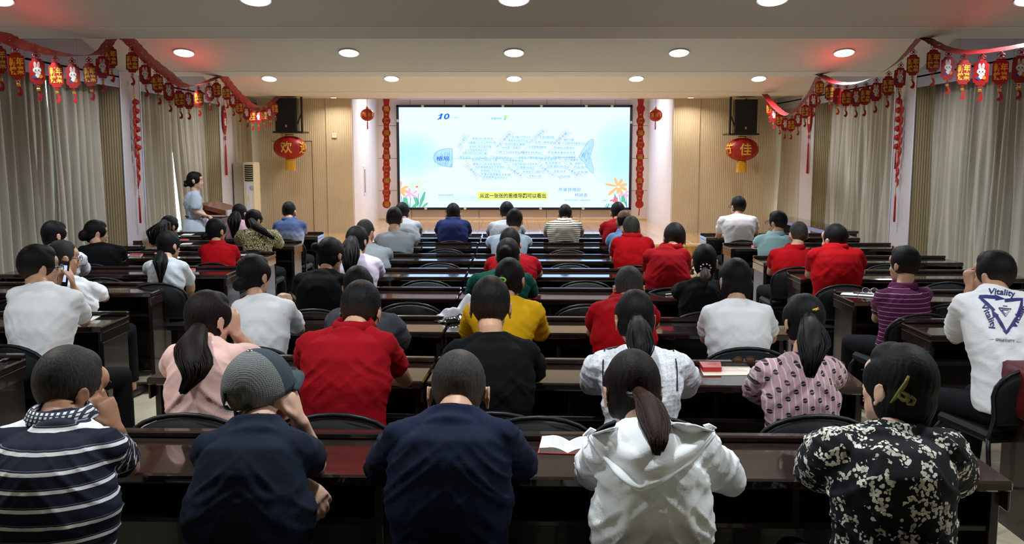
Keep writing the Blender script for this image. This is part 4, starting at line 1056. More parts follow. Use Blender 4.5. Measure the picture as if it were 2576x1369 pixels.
    if collar:
        cm = MB(); cN = N+Vector((0, 0, .010)); hgt = .019*s; ra = nw*1.38; n_ = 28; tl_ = (nh-N).normalized()
        vs = []; fs = []
        for i in range(n_+1):
            a_ = -PI*.5+.42+(2*PI-.84)*i/n_+PI  # gap at the front
            a_ = PI/2+.35+(2*PI-.7)*i/n_
            cx_, cy_ = math.cos(a_), math.sin(a_)
            for (rr, zz) in ((1.34, -.014), (1.14, hgt*.55), (1.02, hgt), (.95, hgt*.9), (.96, -.005)):
                vs.append(cN+rt*cx_*ra*rr+fw*cy_*ra*rr*1.02+Vector((0, 0, zz))+tl_*zz*.3)
        for i in range(n_):
            for j in range(4): fs.append((i*5+j, (i+1)*5+j, (i+1)*5+j+1, i*5+j+1))
        cm.add(vs, fs); co_ = cm.build('collar', collar if not isinstance(collar, bool) else C[cl], root, True)
        md = co_.modifiers.new('s', 'SOLIDIFY'); md.thickness = .003
    # trousers + shoes
    tm = MB()
    if seat:
        tm.ell(Hp+Vector((0, 0, -.02)), (.165*s*wide, .13*s, .075)); 
        for hj, K_, An in kn: tm.tube([hj-fw*.02, hj.lerp(K_, .5), K_+fw*.01, K_.lerp(An, .4), An+Vector((0, 0, .03))], [.082*s, .078*s, .064*s, .058*s, .05*s], 14)
        remesh_job(tm, 'trousers', TROU[trou], max(vc, .013), root, 4)
    for hj, K_, An in kn:
        sm = MB(); c_ = Vector((An.x, An.y+.05, .04)); sm.tube([c_-fw*.10, c_-fw*.05, c_+fw*.04, c_+fw*.12, c_+fw*.145], [(.025, .03), (.036, .038), (.042, .034), (.036, .024), (.018, .014)], 12, side=rt)
        sm.build('shoe', M_SHOE, root, True)
    PEOPLE.append(dict(root=root, M=M, S=S, N=N, J=J, shirt=so, rt=rt, fw=fw, w=w, arm=arm, H=H))
    if seat and chairlabel is not False:
        chair(Hp.x, (Hp.y+.04) if chy is None else chy, chairlabel or ('black padded chair occupied by the '+label.split(',')[0].replace('person ', 'person ')), math.radians(byaw), 'black chairs with people on them')
    return PEOPLE[-1]
# ------------------------------------------------------------------ who sits where
def V(*a): return Vector(a)
P = person
def fwd(x, y, z): return (x, y, z)
tee = dict()
# nearest row
check = NT('checked collar'); o_, x_, y_, z_ = pat_nodes(check); f = check.math('MULTIPLY', check.math('GREATER_THAN', check.math('FRACT', check.math('DIVIDE', x_, .014)), .5), check.math('GREATER_THAN', check.math('FRACT', check.math('DIVIDE', z_, .008)), .35))
check.set(color=check.mix(f, (.012, .014, .03, 1), srgb(214, 216, 222)), rough=.8)
def pl(label, who, *a, **k): k['chairlabel'] = 'black padded chair of the '+who; return P(label, *a, **k)
p1 = pl('person in a navy polo with white stripes, resting his cheek on his right fist', 'white-striped navy polo man',
   2.62, 172, 872, 372, sx=138, sy=1062, eL=(-20, 1190, 2.80), hL=(130, 1165, 2.80), cl='navyw', hs='crew', hc='grey', yaw=-38, pitch=12, Ys=2.42, eR=(322, 1172, 2.84), hR=(288, 1078, 2.60), Yd=2.86, collar=check.mat, skin=2, lean=.10,
   hands=(None, ((-.30, .0, 1), (.9, -.35, .15), -1, 1.1)), wide=1.08, fat=1.05)
p2 = pl('person in a grey mesh baseball cap and dark navy T-shirt, hand raised to his ear', 'man wearing the mesh cap',
   2.66, 656, 880, 292, sx=638, sy=1070, cl='navy', hs='fade', hc='shaved', yaw=-24, pitch=-10, roll=-5, Ys=2.45, eR=(792, 1168, 2.88), hR=(752, 1058, 2.66), eL=(560, 1160, 2.78), hL=(752, 1212, 2.66), Yd=2.85, skin=1, lean=.10, wide=1.0,
   hands=(((.75, -.15, -.62), (.1, -.6, .75), -1, .55), ((-.25, .0, 1), (.95, -.15, .1), -1, .65)), trou=1)
p3 = pl('person in a plain deep blue T-shirt with bowed head, centre of the nearest row', 'bowed man in deep blue',
   2.70, 1153, 886, 372, sx=1132, sy=1046, cl='navy2', hs='crew', hc='grey', yaw=0, pitch=30, Ys=2.48, eL=(962, 1185, 2.78), eR=(1312, 1172, 2.78), hL=(1060, 1180, 3.0), hR=(1220, 1180, 3.0), Yd=2.83, skin=0, lean=.08, wide=.98, sleeve=.92, fat=1.03)
p4 = pl('person in a hooded white jacket with a long reddish brown ponytail', 'woman in the hooded white jacket',
   2.62, 1592, 884, 330, sx=1640, sy=1078, cl='jacket', hs='long', hc='brown', s=.95, yaw=6, pitch=14, Ys=2.42, eL=(1498, 1180, 2.78), eR=(1826, 1192, 2.78), Yd=2.80, skin=1, lean=.06, wide=1.12, sleeve=1.35, puff=.012, flare=.22, fem=True,
   pony=([(1606, 985, 2.52), (1630, 1008, 2.44), (1646, 1060, 2.34), (1654, 1105, 2.27), (1652, 1145, 2.25)], .034, 260, dict(hc='reddish', tie=M_BLACK, rad=.0024)), trou=1)
p5 = pl('person in a black dress with white blossoms, hair rolled up in a clip', 'woman in the blossom dress',
   2.58, 2262, 864, 390, sx=2238, sy=1072, cl='floral', hs='bob', s=1.0, yaw=28, pitch=-4, roll=3, Ys=2.46, eL=(2042, 1190, 2.76), eR=(2402, 1212, 2.76), Yd=2.76, skin=1, lean=.04, wide=1.1, puff=.016, sleeve=.80, fem=True, hc='black', flare=.15)
# second row
p6 = pl('person in a pale pink top with a thick dark ponytail, right hand at her face', 'woman in pale pink',
   3.86, 522, 732, 212, sx=516, sy=862, cl='pink', hs='long', hc='brown', s=.97, yaw=-30, pitch=6, Ys=3.68, eR=(648, 905, 4.05), hR=(592, 838, 3.92), Yd=4.1, skin=1, lean=.06, wide=1.0, fem=True, sleeve=.75, puff=.006,
   hands=(None, ((-.1, -.1, 1), (.7, -.6, .1), -1, .7)), pony=([(500, 828, 3.72), (482, 868, 3.58), (490, 915, 3.49), (486, 950, 3.46), (460, 990, 3.45)], .066, 420, dict(rad=.0032, mid=1.2, taper=.35)))
p7 = pl('person in a red polo with short black hair, second row left of the aisle joint', 'second-row man in a red polo',
   3.92, 907, 710, 262, sx=872, sy=826, cl='red', hs='short', yaw=-12, pitch=20, Ys=3.72, eR=(1018, 955, 4.02), Yd=4.06, collar=True, skin=0, lean=.10, wide=1.02)
p8 = pl('person in a black T-shirt with full black hair, second row centre', 'second-row man in black',
   3.90, 1234, 699, 250, sx=1238, sy=846, cl='black', hs='short', yaw=-4, pitch=14, Ys=3.74, eR=(1346, 945, 4.02), Yd=4.02, skin=0, lean=.10, wide=.98, sleeve=.7)
p9 = pl('person in a white eyelet blouse with puffed sleeves and a long black ponytail', 'woman in the eyelet blouse',
   3.86, 1598, 732, 248, sx=1608, sy=880, cl='lace', hs='long', s=.95, yaw=6, pitch=16, Ys=3.66, eL=(1492, 965, 3.95), eR=(1728, 970, 3.95), Yd=3.98, skin=0, lean=.08, wide=1.05, puff=.018, sleeve=.85, fem=True,
   pony=([(1603, 798, 3.74), (1608, 825, 3.60), (1612, 870, 3.51), (1612, 905, 3.48), (1606, 955, 3.47)], .043, 220, dict(rad=.0036, mid=1.25)))
p10 = pl('person in a dusty pink dotted blouse with long dark ponytail and gold hair clip', 'woman in the dotted pink blouse',
   3.84, 2024, 740, 214, sx=2008, sy=900, cl='pinkdot', hs='long', s=.94, yaw=8, pitch=2, Ys=3.66, eL=(1905, 980, 3.92), Yd=3.92, skin=0, lean=.06, wide=1.05, puff=.012, sleeve=1.1, fem=True,
   pony=([(2036, 798, 3.72), (2045, 830, 3.60), (2046, 870, 3.51), (2040, 905, 3.47), (2036, 950, 3.46)], .050, 220, dict(rad=.0036, mid=1.25)))
# third row
p11 = pl('person in a white T-shirt with a low black bun, third row left', 'white T-shirt woman with low bun',
   5.06, 637, 640, 168, sx=662, sy=748, cl='white', hs='bun', s=.96, yaw=-22, pitch=4, Ys=4.9, eR=(752, 828, 5.2), Yd=5.26, skin=0, lean=.05, fem=True, sleeve=.75, hR=(728, 776, 5.1), hands=(None, ((-.3, .3, .8), (.5, -.6, .3), -1, .8)),
   bun=[((-.012, -.115, -.035), (.042, .034, .040))])
p12 = pl('person in a loose charcoal top, mostly hidden behind the second-row red polo', 'woman in the charcoal top',
   5.1, 900, 670, 178, sx=922, sy=785, cl='dgrey', hs='long', s=.96, yaw=-4, pitch=8, Ys=4.92, eR=(1002, 872, 5.12), Yd=5.24, skin=0, lean=.08, fem=True, sleeve=.95, puff=.02)
p13 = pl('person in a yellow top whose dark hair is tied with a bright green band', 'woman in yellow',
   5.08, 1282, 650, 205, sx=1268, sy=752, cl='yellow', hs='long', s=.95, yaw=-12, pitch=8, Ys=4.90, eR=(1358, 835, 5.15), eL=(1180, 835, 5.12), Yd=5.2, skin=0, lean=.05, fem=True, sleeve=1.15, wide=1.05,
   bun=[((-.01, -.125, .0), (.03, .03, .03))])
p14 = pl('person in a bright red polo with cropped greying hair, third row', 'crop-haired third-row man in red',
   5.12, 1582, 670, 178, sx=1568, sy=752, cl='red2', hs='crew', hc='grey', yaw=4, pitch=10, Ys=4.94, eL=(1490, 838, 5.2), Yd=5.16, collar=True, skin=0, lean=.08, wide=1.0)
p15 = pl('person in a plain white T-shirt, hair hanging to the nape, third row right', 'white T-shirt person at the third row right end',
   5.04, 1850, 650, 192, sx=1855, sy=760, cl='white', hs='bob', s=.97, yaw=8, pitch=4, Ys=4.86, eL=(1776, 850, 5.02), eR=(1938, 850, 5.02), Yd=5.12, skin=0, lean=.03, fem=False, sleeve=.72)
# fourth row
p16 = pl('person in a black top with an off-side bun, fourth row left end', 'woman in black with off-side bun',
   6.24, 830, 598, 146, sx=808, sy=682, cl='black', hs='bun', s=.97, yaw=-22, pitch=12, Ys=6.06, eL=(748, 742, 6.4), Yd=6.49, skin=0, lean=.06, fem=True, wide=1.08, bun=[((-.065, -.095, .055), (.035, .03, .033))])
p17 = pl('person in a deep green top with a loose brown bun, fourth row centre', 'woman in deep green',
   6.26, 1278, 600, 168, sx=1262, sy=682, cl='green', hs='bun', hc='brown', s=.96, yaw=-4, pitch=10, Ys=6.06, Yd=6.43, skin=0, lean=.06, fem=True, sleeve=.95, wide=1.05, bun=[((-.015, -.115, .03), (.045, .035, .045))])
p18 = pl('person in a black blouse with a pearl hair ornament and short brown ponytail', 'woman with the pearl hair ornament',
   6.1, 1773, 614, 130, sx=1762, sy=702, cl='black', hs='bun', s=.95, yaw=-4, pitch=2, Ys=5.95, Yd=6.38, skin=0, lean=.04, fem=True, sleeve=.9, pony=([(1773, 676, 5.96), (1774, 688, 5.89), (1774, 702, 5.84), (1774, 722, 5.82)], .028, 40, dict(rad=.006, hc='reddish')))
# fifth row
p19 = pl('person in a pale lilac knit top with a very long black ponytail', 'woman in lilac',
   7.38, 898, 569, 116, sx=904, sy=643, cl='lilac', hs='long', s=.96, yaw=-22, pitch=4, Ys=7.2, eR=(955, 690, 7.6), Yd=7.63, skin=0, lean=.05, fem=True, sleeve=.75, pony=([(886, 600, 7.24), (882, 625, 7.10), (880, 660, 7.02), (878, 702, 7.0)], .07, 60, dict(rad=.009)))
p20 = pl('person in a dark red polo leaning forward at the fifth row, right of centre', 'broad man in dark red polo',
   7.2, 1697, 562, 124, sx=1678, sy=622, cl='red', hs='short', yaw=6, pitch=10, Ys=6.98, eL=(1630, 690, 7.4), Yd=7.6, skin=2, lean=.03, collar=True)
p21 = pl('person in a red T-shirt behind the woman in green, fifth row centre', 'fifth-row person in red at the centre',
   7.46, 1283, 575, 138, sx=1290, sy=640, cl='red', hs='short', yaw=0, pitch=10, Ys=7.26, eR=(1355, 688, 7.6), Yd=7.6, skin=0, lean=.08)
# sixth row
p22 = pl('person in a grey jersey T-shirt with a balding crown, sixth row left', 'balding man in grey jersey',
   8.64, 919, 552, 100, sx=936, sy=618, cl='grey', hs='thin', hc='grey', yaw=-24, pitch=8, Ys=8.44, Yd=8.8, skin=2, lean=.08)
p23 = pl('person in a red polo with greying cropped hair, sixth row right', 'sixth-row man in a red polo',
   8.5, 1588, 543, 108, sx=1591, sy=592, cl='red2', hs='crew', hc='grey', yaw=0, pitch=4, Ys=8.36, eL=(1545, 655, 8.7), Yd=8.74, collar=True, skin=0, lean=.02)
# seventh row
p24 = pl('person in a grey round-neck T-shirt, seventh row left', 'seventh-row man in a grey T-shirt',
   9.74, 992, 522, 106, sx=996, sy=584, cl='grey', hs='short', yaw=-4, pitch=8, Ys=9.56, Yd=10.0, skin=0, lean=.05)
p25 = pl('person in a pale blue shirt with dark hair, seventh row centre', 'seventh-row man in a pale blue shirt',
   9.7, 1295, 526, 110, sx=1281, sy=588, cl='pblue', hs='short', yaw=-12, pitch=6, Ys=9.54, Yd=9.98, skin=0, lean=.06, s=1.02)
p26 = pl('person in a sky blue shirt with a bald shiny crown, seventh row right', 'bald man in a sky blue shirt',
   9.8, 1570, 529, 94, sx=1574, sy=583, cl='sblue', hs='bald', hc='black', yaw=0, pitch=10, Ys=9.6, Yd=9.98, skin=2, lean=.06, collar=True)
# eighth row
p27 = pl('person in a light grey shirt, eighth row, left end', 'light grey shirted man at the front row left end',
   10.9, 1012, 510, 82, sx=1020, sy=553, cl='grey2', hs='short', yaw=-6, pitch=8, Ys=10.74, eR=(1055, 590, 11.2), Yd=11.16, skin=0, lean=.06)
p28 = pl('person in an indigo polo seen against the screen flowers, front row', 'man in the indigo polo',
   10.9, 1140, 512, 88, sx=1140, sy=551, cl='indigo', hs='short', yaw=4, pitch=8, Ys=10.74, Yd=11.15, skin=0, lean=.06, collar=True)
p29 = pl('person in a pale grey shirt, front row centre, behind the pale blue shirt', 'man in pale grey at the front row centre',
   10.9, 1275, 508, 92, sx=1272, sy=556, cl='grey2', hs='short', yaw=0, pitch=8, Ys=10.74, Yd=11.14, skin=0, lean=.06)
p30 = pl('person in a thin black and cream striped polo with thinning hair', 'man in the thin-striped polo',
   10.9, 1422, 514, 98, sx=1418, sy=554, cl='stripes', hs='thin', yaw=0, pitch=12, Ys=10.72, Yd=11.13, skin=2, lean=.06, collar=True)
p31 = pl('person in a red shirt at the front row right end by the screen corner', 'front row person in red',
   10.9, 1554, 509, 82, sx=1552, sy=554, cl='red', hs='short', yaw=6, pitch=8, Ys=10.74, Yd=11.12, skin=0, lean=.06)
# left block
q1 = pl('person with glasses in a white T-shirt photographing with a phone', 'white T-shirt man with the phone',
   5.10, 95, 617, 232, sx=112, sy=718, cl='white', hs='short', hc='black', yaw=-42, pitch=2, Ys=4.92, eR=(212, 808, 5.35), hR=(185, 726, 5.40), hL=(140, 722, 5.36), eL=(60, 800, 5.2), Yd=5.37, glasses=True, skin=0, lean=.04, wide=1.1, byaw=-18, sleeve=.7,
   hands=(((.15, .1, 1), (-.5, .7, .1), -1, .7), ((-.1, 0, 1), (.8, .4, .2), -1, .7)))
q2 = pl('person with dark glasses in a white T-shirt just beyond the raised phone', 'second white T-shirt man on the left',
   6.5, 157, 604, 140, sx=190, sy=702, cl='white', hs='crew', hc='grey', yaw=-48, pitch=4, Ys=6.3, eR=(262, 748, 6.62), Yd=6.68, glasses=True, skin=0, lean=.05, byaw=-10)
q3 = pl('person in a white spotted lace blouse at the far left, black hair', 'woman in the spotted lace blouse',
   7.52, 135, 556, 128, sx=150, sy=632, cl='lace2', hs='bun', s=.95, yaw=-34, pitch=6, Ys=7.36, eR=(205, 676, 7.68), Yd=7.75, skin=1, lean=.05, fem=True, sleeve=1.1, puff=.012)
q4 = pl('person in a loose black top with dark hair gathered in a low knot', 'woman in the loose black top',
   8.7, 240, 554, 126, sx=256, sy=614, cl='black', hs='bun', s=.98, yaw=-46, pitch=6, Ys=8.5, eR=(308, 652, 8.85), Yd=9.0, skin=0, lean=.05, fem=True, wide=1.25, bun=[((0, -.12, -.02), (.045, .045, .055))])
q5 = pl('person in a light grey tee with black ponytail and pink hair tie', 'light grey tee woman',
   7.4, 423, 581, 112, sx=420, sy=652, cl='lgrey', hs='long', s=.93, yaw=-26, pitch=2, Ys=7.22, eR=(480, 716, 7.4), Yd=7.7, skin=0, lean=.02, fem=True, sleeve=.78, pony=([(404, 636, 7.22), (402, 660, 7.08), (404, 712, 7.02)], .05, 60, dict(rad=.008, tie=plain('pink tie', srgb(206, 140, 130), .6))), hR=(478, 748, 7.5))
q6 = pl('person in a beige patterned top with long loose black hair', 'long-haired woman in the beige patterned top',
   9.95, 425, 543, 72, sx=402, sy=594, cl='beige', hs='long', s=.95, yaw=-30, pitch=14, Ys=9.78, Yd=10.2, skin=0, lean=.05, fem=True, pony=([(415, 560, 9.80), (398, 585, 9.66), (384, 616, 9.60)], .10, 40, dict(rad=.012)))
q7 = pl('person in a bright red polo dress with a side bun, left block', 'woman in the bright red top',
   8.76, 543, 549, 102, sx=551, sy=612, cl='red2', hs='bun', s=.98, yaw=-24, pitch=2, Ys=8.58, eR=(596, 655, 8.9), Yd=9.0, skin=0, lean=.04, fem=True, collar=True, wide=1.05, bun=[((-.05, -.115, -.035), (.036, .036, .036))])
q8 = pl('person in a dusty pink shirt with a straight black ponytail', 'dusty pink shirt woman',
   11.1, 602, 513, 62, sx=600, sy=556, cl='dpink', hs='long', s=.94, yaw=-14, pitch=4, Ys=10.94, Yd=11.4, skin=1, lean=.04, fem=True, pony=([(593, 535, 10.94), (590, 560, 10.80), (590, 602, 10.74)], .07, 40, dict(rad=.012)))
q9 = pl('person in a black and cream leopard blouse, ponytail blown to the right', 'leopard blouse woman',
   9.86, 638, 527, 108, sx=649, sy=577, cl='leo', hs='long', s=.95, yaw=-28, pitch=2, Ys=9.7, eR=(702, 616, 10.2), Yd=10.2, skin=0, lean=.03, fem=True, sleeve=.85, puff=.012, glasses=True, wide=1.05, pony=([(632, 553, 9.7), (645, 572, 9.58), (665, 586, 9.52), (690, 602, 9.5)], .055, 40, dict(rad=.010, taper=.5)))
q10 = pl('person in a polo shading from blue to white, by the left front wall', 'blue to white shaded polo man',
   11.1, 727, 507, 84, sx=729, sy=552, cl='grad', hs='crew', hc='black', yaw=-8, pitch=6, Ys=10.92, Yd=11.43, skin=0, lean=.03, collar=True)
# right block
r1 = pl('person in a white polo with glasses, frontmost in the right block', 'frontmost right-block man in white',
   10.96, 1857, 494, 102, sx=1857, sy=541, cl='white2', hs='short', yaw=18, pitch=0, Ys=10.8, eL=(1806, 598, 11.3), Yd=11.27, glasses=True, skin=0, lean=.03)
r2 = pl('person in a light teal polo with blue glasses frame', 'man in the light teal polo',
   9.66, 1956, 531, 98, sx=1946, sy=588, cl='teal', hs='short', yaw=36, pitch=2, Ys=9.5, Yd=9.94, collar=True, glasses=True, skin=0, lean=.03, byaw=8)
r3 = pl('person in a red polo with cropped hair between the teal and the larger red polo', 'smaller red polo man of the right block',
   8.4, 2009, 557, 112, sx=1990, sy=622, cl='red2', hs='crew', hc='grey', yaw=4, pitch=4, Ys=8.24, eL=(1938, 685, 8.6), Yd=8.6, collar=True, skin=0, lean=.02)
r4 = pl('person in a large bright red polo, tall seated man in the right block', 'large red polo man of the right block',
   7.3, 2100, 563, 146, sx=2104, sy=620, cl='red2', hs='crew', hc='black', yaw=30, pitch=2, Ys=7.14, eL=(2036, 690, 7.5), Yd=7.5, collar=True, skin=0, lean=.02, wide=1.05, fat=1.05, s=1.04)
r5 = pl('person in a purple polo with thin pale stripes and short black hair', 'man in the purple striped polo',
   6.02, 2276, 620, 152, sx=2270, sy=722, cl='purple', hs='short', yaw=26, pitch=2, Ys=5.86, eL=(2206, 800, 6.15), Yd=6.3, collar=cloth('plain purple collar', srgb(92, 34, 76)), skin=0, lean=.03, byaw=8, s=.98)
r6 = pl('person in a white T-shirt printed with a blue triangle of arrows', 'man in the printed white T-shirt',
   4.76, 2503, 632, 216, sx=2496, sy=730, cl='white', hs='short', yaw=26, pitch=2, Ys=4.56, eL=(2404, 850, 4.95), hL=(2442, 724, 4.86), eR=(2600, 860, 4.8), hR=(2500, 850, 4.8), Yd=5.11, skin=0, lean=.16, byaw=10, sleeve=.85, puff=.008, s=1.0, hands=(((-.1, .1, 1), (-.6, -.5, .3), -1, 1.0), None), hipx=.02)
# the speaker, standing
sp1 = P('person standing in a pale blue belted dress, hair in a low bun, beside the lectern', 12.1, 490, 432, 60, sx=490, sy=480, cl='dress', hs='bun', s=.93, yaw=-78, pitch=2, Ys=12.1, byaw=-70, eR=(492, 532, 11.94), hR=(512, 541, 11.96), eL=(500, 528, 12.3), hL=(517, 543, 12.05), seat=False, fem=True, skin=1, lean=0, sleeve=.92, puff=.012,
   bun=[((-.0, -.125, -.055), (.030, .034, .030)), ((.0, -.135, -.01), (.018, .022, .022))], chairlabel=False)
run_jobs()
# speaker's skirt, belt
S_ = sp1['S']; mb = MB(); mb.lathe([(.145, .0), (.185, -.25), (.205, -.55), (.19, -.56), (.12, .02)], (S_.x, S_.y, .93), 32, lobes=9, amp=.06); mb.build('skirt', C['dress'], sp1['root'], True)
mb = MB(); mb.tube([(S_.x+.128*math.cos(a), S_.y+.128*math.sin(a)+.0, .965) for a in [i*PI/12 for i in range(24)]], [(.006, .012)]*24, 8, closed=True); mb.build('belt', plain('dark belt', (.03, .02, .018, 1), .4), sp1['root'], True)

# ------------------------------------------------------------------ what people wear on top
def head_obj(p, mb, name, mats, smooth=True):
    return mb.build(name, mats, p['root'], smooth)
# baseball cap (held by nothing but the head: part of the person)
M = p2['M']; t = NT('cap mesh cloth'); co = t.coord('Object'); v = t.n('ShaderNodeTexVoronoi'); v.inputs['Scale'].default_value = 210; v.inputs['Randomness'].default_value = .1; t.l(co, v.inputs['Vector'])
t.set(color=t.ramp(v.outputs['Distance'], [(.2, srgb(78, 82, 84)), (.6, srgb(116, 120, 118))]), rough=.8); t.bump(v.outputs['Distance'], .6, .003); M_CAPM = t.mat
M_CAPF = cloth('cap front cloth', srgb(62, 70, 78)); 
vs = []; fs = []; nu, nv = 36, 12; mi = []
for j in range(nv+1):
    th = (PI*.56)*j/nv
    for i in range(nu):
        ph = 2*PI*i/nu; rx, ry, rz = .092, .112, .112; zz = .026+rz*math.cos(th)
        seam = 1+.010*abs(math.sin(ph*3))
        vs.append((rx*math.sin(th)*math.sin(ph)*seam, -.010+ry*math.sin(th)*math.cos(ph)*seam, zz))
mb = MB()
for j in range(nv):
    for i in range(nu):
        ph = 2*PI*(i+.5)/nu; back_ = abs(ph-PI)
        if back_ < .50-.10*(nv-1-j) and j >= nv-3: continue   # half moon opening at the back
        mb.mi = 0
        fs.append((j*nu+i, (j+1)*nu+i, (j+1)*nu+(i+1) % nu, j*nu+(i+1) % nu)); mi.append(0 if back_ < 1.6 else 1)
mb.add(vs, fs, M); mb.m = mi; cap = mb.build('cap', [M_CAPM, M_CAPF], p2['root'], True); md = cap.modifiers.new('s', 'SOLIDIFY'); md.thickness = .003
mb = MB(); mb.ell((0, -.010, .140), (.010, .010, .005), M); mb.build('button', M_CHROME, cap, True)
mb = MB(); mb.tube([M @ Vector((.088*math.sin(a), -.012-.112*math.cos(a), .010-.006*math.cos(a*2))) for a in [-.62+i*.124 for i in range(11)]], [(.0025, .010)]*11, 8, side=(0, 0, 1)); mb.tube([M @ Vector((.01, -.128, .008)), M @ Vector((.014, -.135, -.012)), M @ Vector((.018, -.132, -.024))], .006, 6); mb.build('strap', M_BLACK, cap)
mb = MB(); vs = []; fs = []
for i in range(17):
    a = -1.15+2.3*i/16
    for r in (0, 1):
        vs.append((math.sin(a)*(.088+.012*r), -.010+math.cos(a)*(.104+.075*r*math.cos(a*.8)), .018-.012*r+.02*(math.cos(a)-1)*1.2))
for i in range(16): fs.append((2*i, 2*i+1, 2*i+3, 2*i+2))
mb.add(vs, fs, M); o = mb.build('visor', M_CAPF, cap, True); o.modifiers.new('s', 'SOLIDIFY').thickness = .004
# piping on the eyelet blouse
def drape(p, x0_, y0_, pts2, Y0, off=.004):
    """project points given in the photo frame onto the clothing of p, seen from the camera's height"""
    bv = drape.c.get(p['shirt'].name)
    if bv is None: bv = drape.c[p['shirt'].name] = BVHTree.FromPolygons([v.co for v in p['shirt'].data.vertices], [pp.vertices for pp in p['shirt'].data.polygons])
    out = []
    for x, y in pts2:
        r = ray(x, y).normalized(); hit = bv.ray_cast(Vector((0, 0, CZ)), r)
        if hit[0] is None: out.append(aty(x, y, Y0))
        else: out.append(hit[0]+hit[1]*(off if hit[1].dot(r) < 0 else -off))
    return out
drape.c = {}
mb = MB()
for pts in ([(1521, 882), (1517, 910), (1518, 935), (1519, 960), (1520, 985)], [(1694, 882), (1700, 910), (1702, 935), (1702, 960), (1702, 985)]):
    mb.tube(drape(p9, 0, 0, pts, 3.6), .0028, 6)
mb.build('piping', M_BLACK, p9['root'])
# jacket hood lying on the shoulders, folded down in a V
def lerp_poly(pts, u):
    f = u*(len(pts)-1); k = min(int(f), len(pts)-2); f -= k; return (pts[k][0]*(1-f)+pts[k+1][0]*f, pts[k][1]*(1-f)+pts[k+1][1]*f)
up_ = [(1492, 1090), (1530, 1078), (1575, 1066), (1640, 1062), (1705, 1062), (1750, 1068), (1790, 1082)]; lo_ = [(1484, 1100), (1520, 1160), (1556, 1205), (1604, 1240), (1668, 1216), (1735, 1170), (1796, 1096)]
NU, NV = 44, 16; vs = []; fs = []
for j in range(NV+1):
    v = j/NV
    row = []
    for i in range(NU+1):
        u = i/NU; a_ = lerp_poly(up_, u); b_ = lerp_poly(lo_, u); row.append((a_[0]*(1-v)+b_[0]*v, a_[1]*(1-v)+b_[1]*v))
    base = drape(p4, 0, 0, row, 2.36, .004)
    for i, p_ in enumerate(base):
        u = i/NU; e_ = math.sin(PI*u)**.6; r_ = (p_-Vector((0, 0, CZ))).normalized()
        off = e_*(.012+.034*math.sin(PI*min(1, v*1.05))**.8+.010*math.sin(v*13+math.sin(u*7)*1.4)*v+.016*(v > .93))+.034*(1-abs(2*float(vnoise(u*7+v*2, v*11, 3.1))-1))**2
        vs.append(p_-r_*max(.004, off))
for j in range(NV):
    for i in range(NU): k = j*(NU+1)+i; fs.append((k, k+1, k+NU+2, k+NU+1))
# smooth the depth so that the sheet does not jump at silhouettes
P_ = np.array([v[:] for v in vs]).reshape(NV+1, NU+1, 3)
for _ in range(3):
    Q = P_.copy(); Q[1:-1, 1:-1] = (P_[:-2, 1:-1]+P_[2:, 1:-1]+P_[1:-1, :-2]+P_[1:-1, 2:]+2*P_[1:-1, 1:-1])/6; Q[-1, 1:-1] = (P_[-1, :-2]+P_[-1, 2:]+2*P_[-1, 1:-1])/4; P_ = Q
mb = MB(); mb.add([tuple(v) for v in P_.reshape(-1, 3)], fs); o = mb.build('hood', C['jacket'], p4['root'], True); o.modifiers.new('s', 'SOLIDIFY').thickness = .006
mb = MB()
for pts in ([(1480, 1095), (1466, 1098), (1486, 1078), (1500, 1084)], [(1784, 1086), (1804, 1078), (1786, 1068), (1770, 1072)]):
    mb = MB(); q = [aty(x, y, 2.44) for x, y in pts]; mb.add(q+[p_+Vector((0, .012, 0)) for p_ in q], [(0, 1, 2, 3), (7, 6, 5, 4), (0, 4, 5, 1), (1, 5, 6, 2), (2, 6, 7, 3)])
    mb.build('hood_corner', C['jacket'], p4['root']); mb = MB()
# hair ornaments
def orn(p, name, mb, mat): return mb.build(name, mat, p['root'], True)
mb = MB(); M_ = p18['M']
for i in range(9):
    a = i*2*PI/9; mb.ell((-.005+.034*math.cos(a), -.124+.014*abs(math.cos(a)), -.022+.026*math.sin(a)), .0062, M_)
orn(p18, 'pearl_ornament', mb, plain('pearl', (.85, .84, .80, 1), .15))
mb = MB(); mb.tube([p10['M'] @ Vector(v) for v in ((-.012, -.108, .075), (0, -.113, .078), (.014, -.108, .082))], .0065, 8); orn(p10, 'hair_clip', mb, M_GOLD)
mb = MB(); mb.tube([p13['M'] @ Vector((-.012+.020*math.cos(a), -.150, .006+.012*math.sin(a))) for a in [i*PI/7 for i in range(14)]], .006, 6, closed=True); orn(p13, 'hair_tie', mb, plain('bright green band', srgb(130, 190, 40), .5))
t = NT('olive clear clip'); t.set(color=srgb(176, 166, 84), rough=.12, trans=.35); M_CLIP = t.mat; t.set(color=srgb(128, 120, 58))
b_ = BVHTree.FromPolygons([v.co for v in p5['root'].children[[c.name.split('.')[0] for c in p5['root'].children].index('hair')].data.vertices], [pp.vertices for pp in p5['root'].children[[c.name.split('.')[0] for c in p5['root'].children].index('hair')].data.polygons])
def onhair(x, y, off=.008):
    r = ray(x, y).normalized(); h = b_.ray_cast(Vector((0, 0, CZ)), r); return (h[0]-r*off) if h[0] else aty(x, y, 2.45)
mb = MB(); mb.tube([onhair(*q, o_) for q, o_ in (((2286, 946), .006), ((2278, 965), .01), ((2266, 982), .012), ((2252, 1002), .008), ((2240, 1014), .004))], [.004, .006, .007, .006, .003], 8)
mb.tube([onhair(*q, .012) for q in ((2264, 984), (2262, 998), (2272, 1008), (2286, 1006), (2284, 994), (2272, 988))], .006, 8, closed=True)
